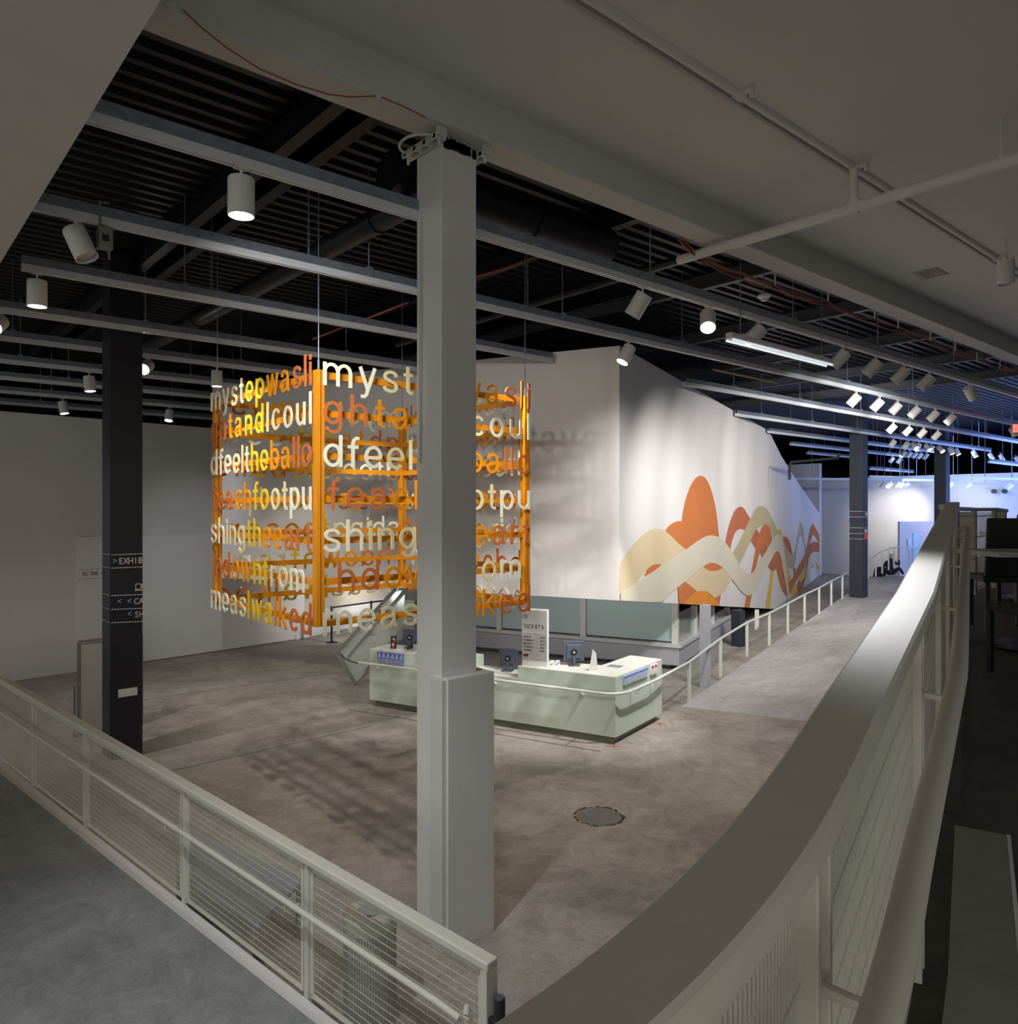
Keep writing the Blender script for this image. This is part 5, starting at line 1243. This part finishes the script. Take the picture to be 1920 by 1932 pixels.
# ================================================================== FAR END THINGS
a = pix(1697, 984, 39); b = pix(1800, 984, 39); q = MB(); q.hexa([Vector((a.x, a.y, 0)), Vector((b.x, b.y, 0)), Vector((b.x, b.y, 0))+FW*.2, Vector((a.x, a.y, 0))+FW*.2, a, b, b+FW*.2, a+FW*.2])
tag(q.build('partition', mat('lilac_grey_paint', (.58, .57, .62), .8)), 'pale lilac grey partition in front of the back wall', 'partition')
for i, (x0, x1, y0, y1, yb) in enumerate(((1711, 1720, 1016, 1038, 1070), (1722, 1733, 1005, 1062, 1072))):
    p = pix((x0+x1)/2, yb, 35.5); t = thing('standing_sign', ['small pale blue sign on a post near the far end', 'tall narrow pale blue sign beside the small one'][i], 'sign', p)
    q = MB(); a = pix(x0, y1, 35.5); b = pix(x1, y1, 35.5); c_ = pix(x1, y0, 35.5); d_ = pix(x0, y0, 35.5); q.extrude([a, b, c_, d_], FW*.05); q.build('panel', M['cyan'], t)
    q = MB(); q.bar(Vector((p.x, p.y, .72)), pix((x0+x1)/2, y1, 35.5), .06, .06); q.build('post', M['white'], t)
    for k in range(8): 
        yy = y0+3+k*(y1-y0-8)/8; q = MB(); q.bar(pix(x0+2, yy, 35.46), pix(x1-2.5, yy, 35.46), .01, .03); q.build('text_line', M['steel'], t)
# platform the ramp climbs to
q = MB(); pl = [Wd(15.2, 31), Wd(17, 34.6), Wd(24, 34.6), Wd(24, 27), Wd(19.5, 27)]
q.prism([(p.x, p.y) for p in pl], 0, .71); 
struct(q, 'floor', M['ramp'], 'raised concrete landing at the far end of the ramp')
# seated person behind the far handrail
pc = pix(1680, 1086, 34.6); zp0 = .7
def person(base, label):
    t = thing('person', label, 'person', base)
    def L(x, z, f=0.0): return base+RT*x+UZ*z+FW*f
    # one continuous skinned figure: seated on the floor, leaning, one arm raised
    J = {'pel': (L(0, .14), .16), 'sp': (L(-.02, .36, .02), .15), 'ch': (L(-.02, .56, .03), .17), 'nk': (L(0, .70, .02), .065), 'hd': (L(.03, .82, .0), .095), 'ht': (L(.04, .92, .0), .08),
         'sl': (L(-.2, .60, .02), .075), 'el': (L(-.34, .38, -.02), .055), 'hl': (L(-.28, .16, -.10), .04), 'sr': (L(.18, .60, .02), .075), 'er': (L(.38, .48, -.03), .055), 'hr': (L(.34, .72, -.06), .038),
         'pl': (L(-.10, .13), .12), 'kl': (L(-.42, .34, -.12), .085), 'fl': (L(-.66, .06, -.14), .055), 'pr': (L(.10, .13), .12), 'kr': (L(.30, .36, -.2), .085), 'fr': (L(.46, .06, -.22), .055)}
    E_ = [('pel', 'sp'), ('sp', 'ch'), ('ch', 'nk'), ('nk', 'hd'), ('hd', 'ht'), ('ch', 'sl'), ('sl', 'el'), ('el', 'hl'), ('ch', 'sr'), ('sr', 'er'), ('er', 'hr'), ('pel', 'pl'), ('pl', 'kl'), ('kl', 'fl'), ('pel', 'pr'), ('pr', 'kr'), ('kr', 'fr')]
    ks = list(J); me = bpy.data.meshes.new('body'); me.from_pydata([J[k][0] for k in ks], [(ks.index(a), ks.index(b)) for a, b in E_], []); 
    o = bpy.data.objects.new('body', me); COL.objects.link(o); md = o.modifiers.new('skin', 'SKIN'); 
    for i, k in enumerate(ks):
        me.skin_vertices[0].data[i].radius = (J[k][1], J[k][1])
    me.skin_vertices[0].data[0].use_root = True
    o.modifiers.new('sub', 'SUBSURF').levels = 2; o.modifiers['sub'].render_levels = 2
    me.materials.append(M['cloth']); o.parent = t; o.matrix_parent_inverse = Matrix.Translation(-Vector(base))
    q = MB(); q.lathe([(.02, -.11), (.07, -.09), (.092, -.02), (.088, .06), (.05, .105), (.01, .115)], c=L(.035, .86, -.012), n=18); hd = q.build('head', M['skin'], t, smooth=True)
    q = MB(); q.lathe([(.1, -.02), (.108, .03), (.09, .09), (.05, .125), (.01, .13)], c=L(.035, .86, .012), n=18); q.build('hair', M['hair'], t, smooth=True)
    q = MB(); q.lathe([(.03, -.05), (.04, 0), (.03, .05)], c=L(.34, .76, -.07), n=10)
    for k in range(4): q.tube([L(.315+k*.018, .80, -.07), L(.31+k*.02, .86-.01*abs(k-1.5), -.075)], .008, 6)
    q.tube([L(.31, .77, -.07), L(.285, .81, -.075)], .009, 6); q.build('hand', M['skin'], t, smooth=True)
    return t
me_ok = True
try: 
    person(Vector((pc.x, pc.y, .72)), 'person in black clothing seated on the floor behind the far handrail, one hand raised')
except Exception as ex:
    bpy.ops.object.select_all
    raise
q = MB(); p = pix(1664, 1086, 34.6); p.z = .45
q.hexa([p+RT*-.35-UZ*.3, p+RT*.25-UZ*.1, p+RT*.25+FW*.4, p+RT*-.35+FW*.4-UZ*.2, p+RT*-.22+UZ*.62, p+RT*.15+UZ*.66, p+RT*.15+FW*.3+UZ*.66, p+RT*-.22+FW*.3+UZ*.62])
tag(q.build('draped_case', M['cloth'], bevel=.05), 'black draped case standing left of the seated person', 'case')
# spotlights high on the back wall
for i, px in enumerate((1876, 1896)):
    p = onX(px, 927, 42.4); t = thing('emergency_lamp', ['left one of the two round dark lamps high on the back wall', 'right one of the two round dark lamps high on the back wall'][i], 'lamp', p)
    q = MB(); q.tube([p, p+Vector((-.18, 0, 0))], .11, 16); q.build('head', M['greyd'], t, smooth=True); q = MB(); q.bar(p+Vector((.0, 0, 0)), p+Vector((.19, 0, 0)), .1, .1); q.build('mount', M['white'], t)

# ================================================================== LIGHT
WARM = (1, .92, .80); NEU = (1, .965, .935); BLUE = (.25, .40, 1.0)
def spot(px, ty, target, power, angle=55, size=.07, color=NEU, blend=.7, z=TZ-.5):
    return lamp('SPOT', 'track_spot', (xon(px, ty), ty, z), target, power, color, size, angle, blend)
# each lit cylinder throws its own beam
for (p, a, pw) in LIT:
    lamp('SPOT', 'track_spot', p, p+a, pw, WARM, .06, 70, .8)
# wash on the mural from the tracks in front of it
for px, ty, s in ((1592, TY[0], 3), (1653, TY[0], 7), (1706, TY[0], 11), (1754, TY[0], 15), (1616, TY[1], 16), (1694, TY[1], 20), (1765, TY[1], 25)):
    spot(px, ty, th(s, 0, 2.8), 500, 88, blend=1.0, size=.15)
spot(1330, TY[0], th(1.5, 0, 2.5), 420, 70, blend=1.0, size=.15)
# on the word cube and the wall behind it
spot(455, TY[0], (qx+1.4, qy+1.2, EYE-.2), 160, 60, .11)
lamp('SPOT', 'track_spot', (xon(250, TY[0]), TY[0], TZ-.4), (qx+2.6, qy+2, EYE-.3), 240, NEU, .11, 80, .8)
# counter and hall floor
spot(1432, TY[0], ct(.5, .5, 1), 620, 42); spot(1335, TY[0], ct(3, 0, 1), 380, 44); spot(960, TY[0], ct(3.6, 0, .6), 200, 44)
spot(700, TY[2], ct(4.2, 0, 1), 160, 50)
lamp('SPOT', 'track_spot', (6.5, TY[1], TZ-.4), (8.5, 5.5, 0), 260, WARM, .08, 80, .9)
lamp('SPOT', 'track_spot', (3.0, TY[2], TZ-.4), (5.5, 9, 0), 220, WARM, .08, 80, .9)
lamp('SPOT', 'track_spot', (4.5, TY[4], TZ-.4), (7, 15, 0), 200, WARM, .08, 80, .9)
lamp('SPOT', 'track_spot', (9.5, TY[0], TZ-.4), (12, 6, 0), 260, NEU, .08, 80, .9)
lamp('SPOT', 'track_spot', (16, TY[0], TZ-.4), (18, 7.5, .2), 320, NEU, .08, 80, .9)
lamp('SPOT', 'track_spot', (22, TY[1], TZ-.4), (23, 9, .4), 320, NEU, .08, 80, .9)
# left wall
lamp('SPOT', 'track_spot', (-4, TY[3], TZ-.4), wl(LL-9, 0, 1.0), 50, (1, .96, .82), .1, 100, 1.0)  # added wash that brightens the left wall, no fixture here
lamp('SPOT', 'track_spot', (.6, TY[3], TZ-.4), (3.2, 15.5, 0), 260, NEU, .08, 80, .9)  # added floor pool, its bounce lifts the left wall
lamp('SPOT', 'track_spot', (4.6, TY[4], TZ-.4), wl(LL-3.0, 0, EYE-1.6), 150, (.9, .9, 1), .06, 44, 1.0)
lamp('SPOT', 'soffit_fill', th(6.5, 9.2, 1.22), w2(3.2, 0, 1.2), 110, NEU, .05, 120, 1.0)  # unseen lamp added under the box to brighten the beige wall
lamp('SPOT', 'soffit_fill', th(4.2, 8.8, 1.5), w2(.6, 0, 1.0), 75, NEU, .05, 120, 1.0)  # second added lamp, for the near end of that wall
# back wall and the blue glow of the far zone
lamp('SPOT', 'track_spot', pix(1702, 922, 38), pix(1690, 990, 42), 330, WARM, .06, 70, .9)
lamp('SPOT', 'track_spot', pix(1800, 915, 36), pix(1812, 990, 40), 110, WARM, .06, 90, .9)
lamp('AREA', 'blue_zone', (36, 6, 3.2), (38, 8, 8), 900, BLUE, 6)
lamp('AREA', 'blue_zone', (38, 14, 6.2), (42.6, 13, 3.5), 120, (.45, .58, 1), 4)
# unseen spots near the camera, aimed at the two railings
lamp('SPOT', 'railing_spot', (xon(1612, ypA)-.9, ypA+.3, zA-.5), Wd(1.22, 2.35, EYE-.24), 1500, (.95, .96, 1), .12, 9, 1.0)
for t_ in (1.2, 3.6, 6.0, 8.2):   # added unseen lamps under the box to light the platform glass
    lamp('SPOT', 'soffit_fill', th(1.6, t_, 1.93), bo(0, t_-.6, 1.0), 42, NEU, .05, 110, 1.0)
lamp('SPOT', 'railing_spot', (.5, 3.5, 6.0), rl(1.5, .2), 330, (.95, .96, 1), .08, 75, 1.0)  # added to brighten the left ramp and railing, without a fixture
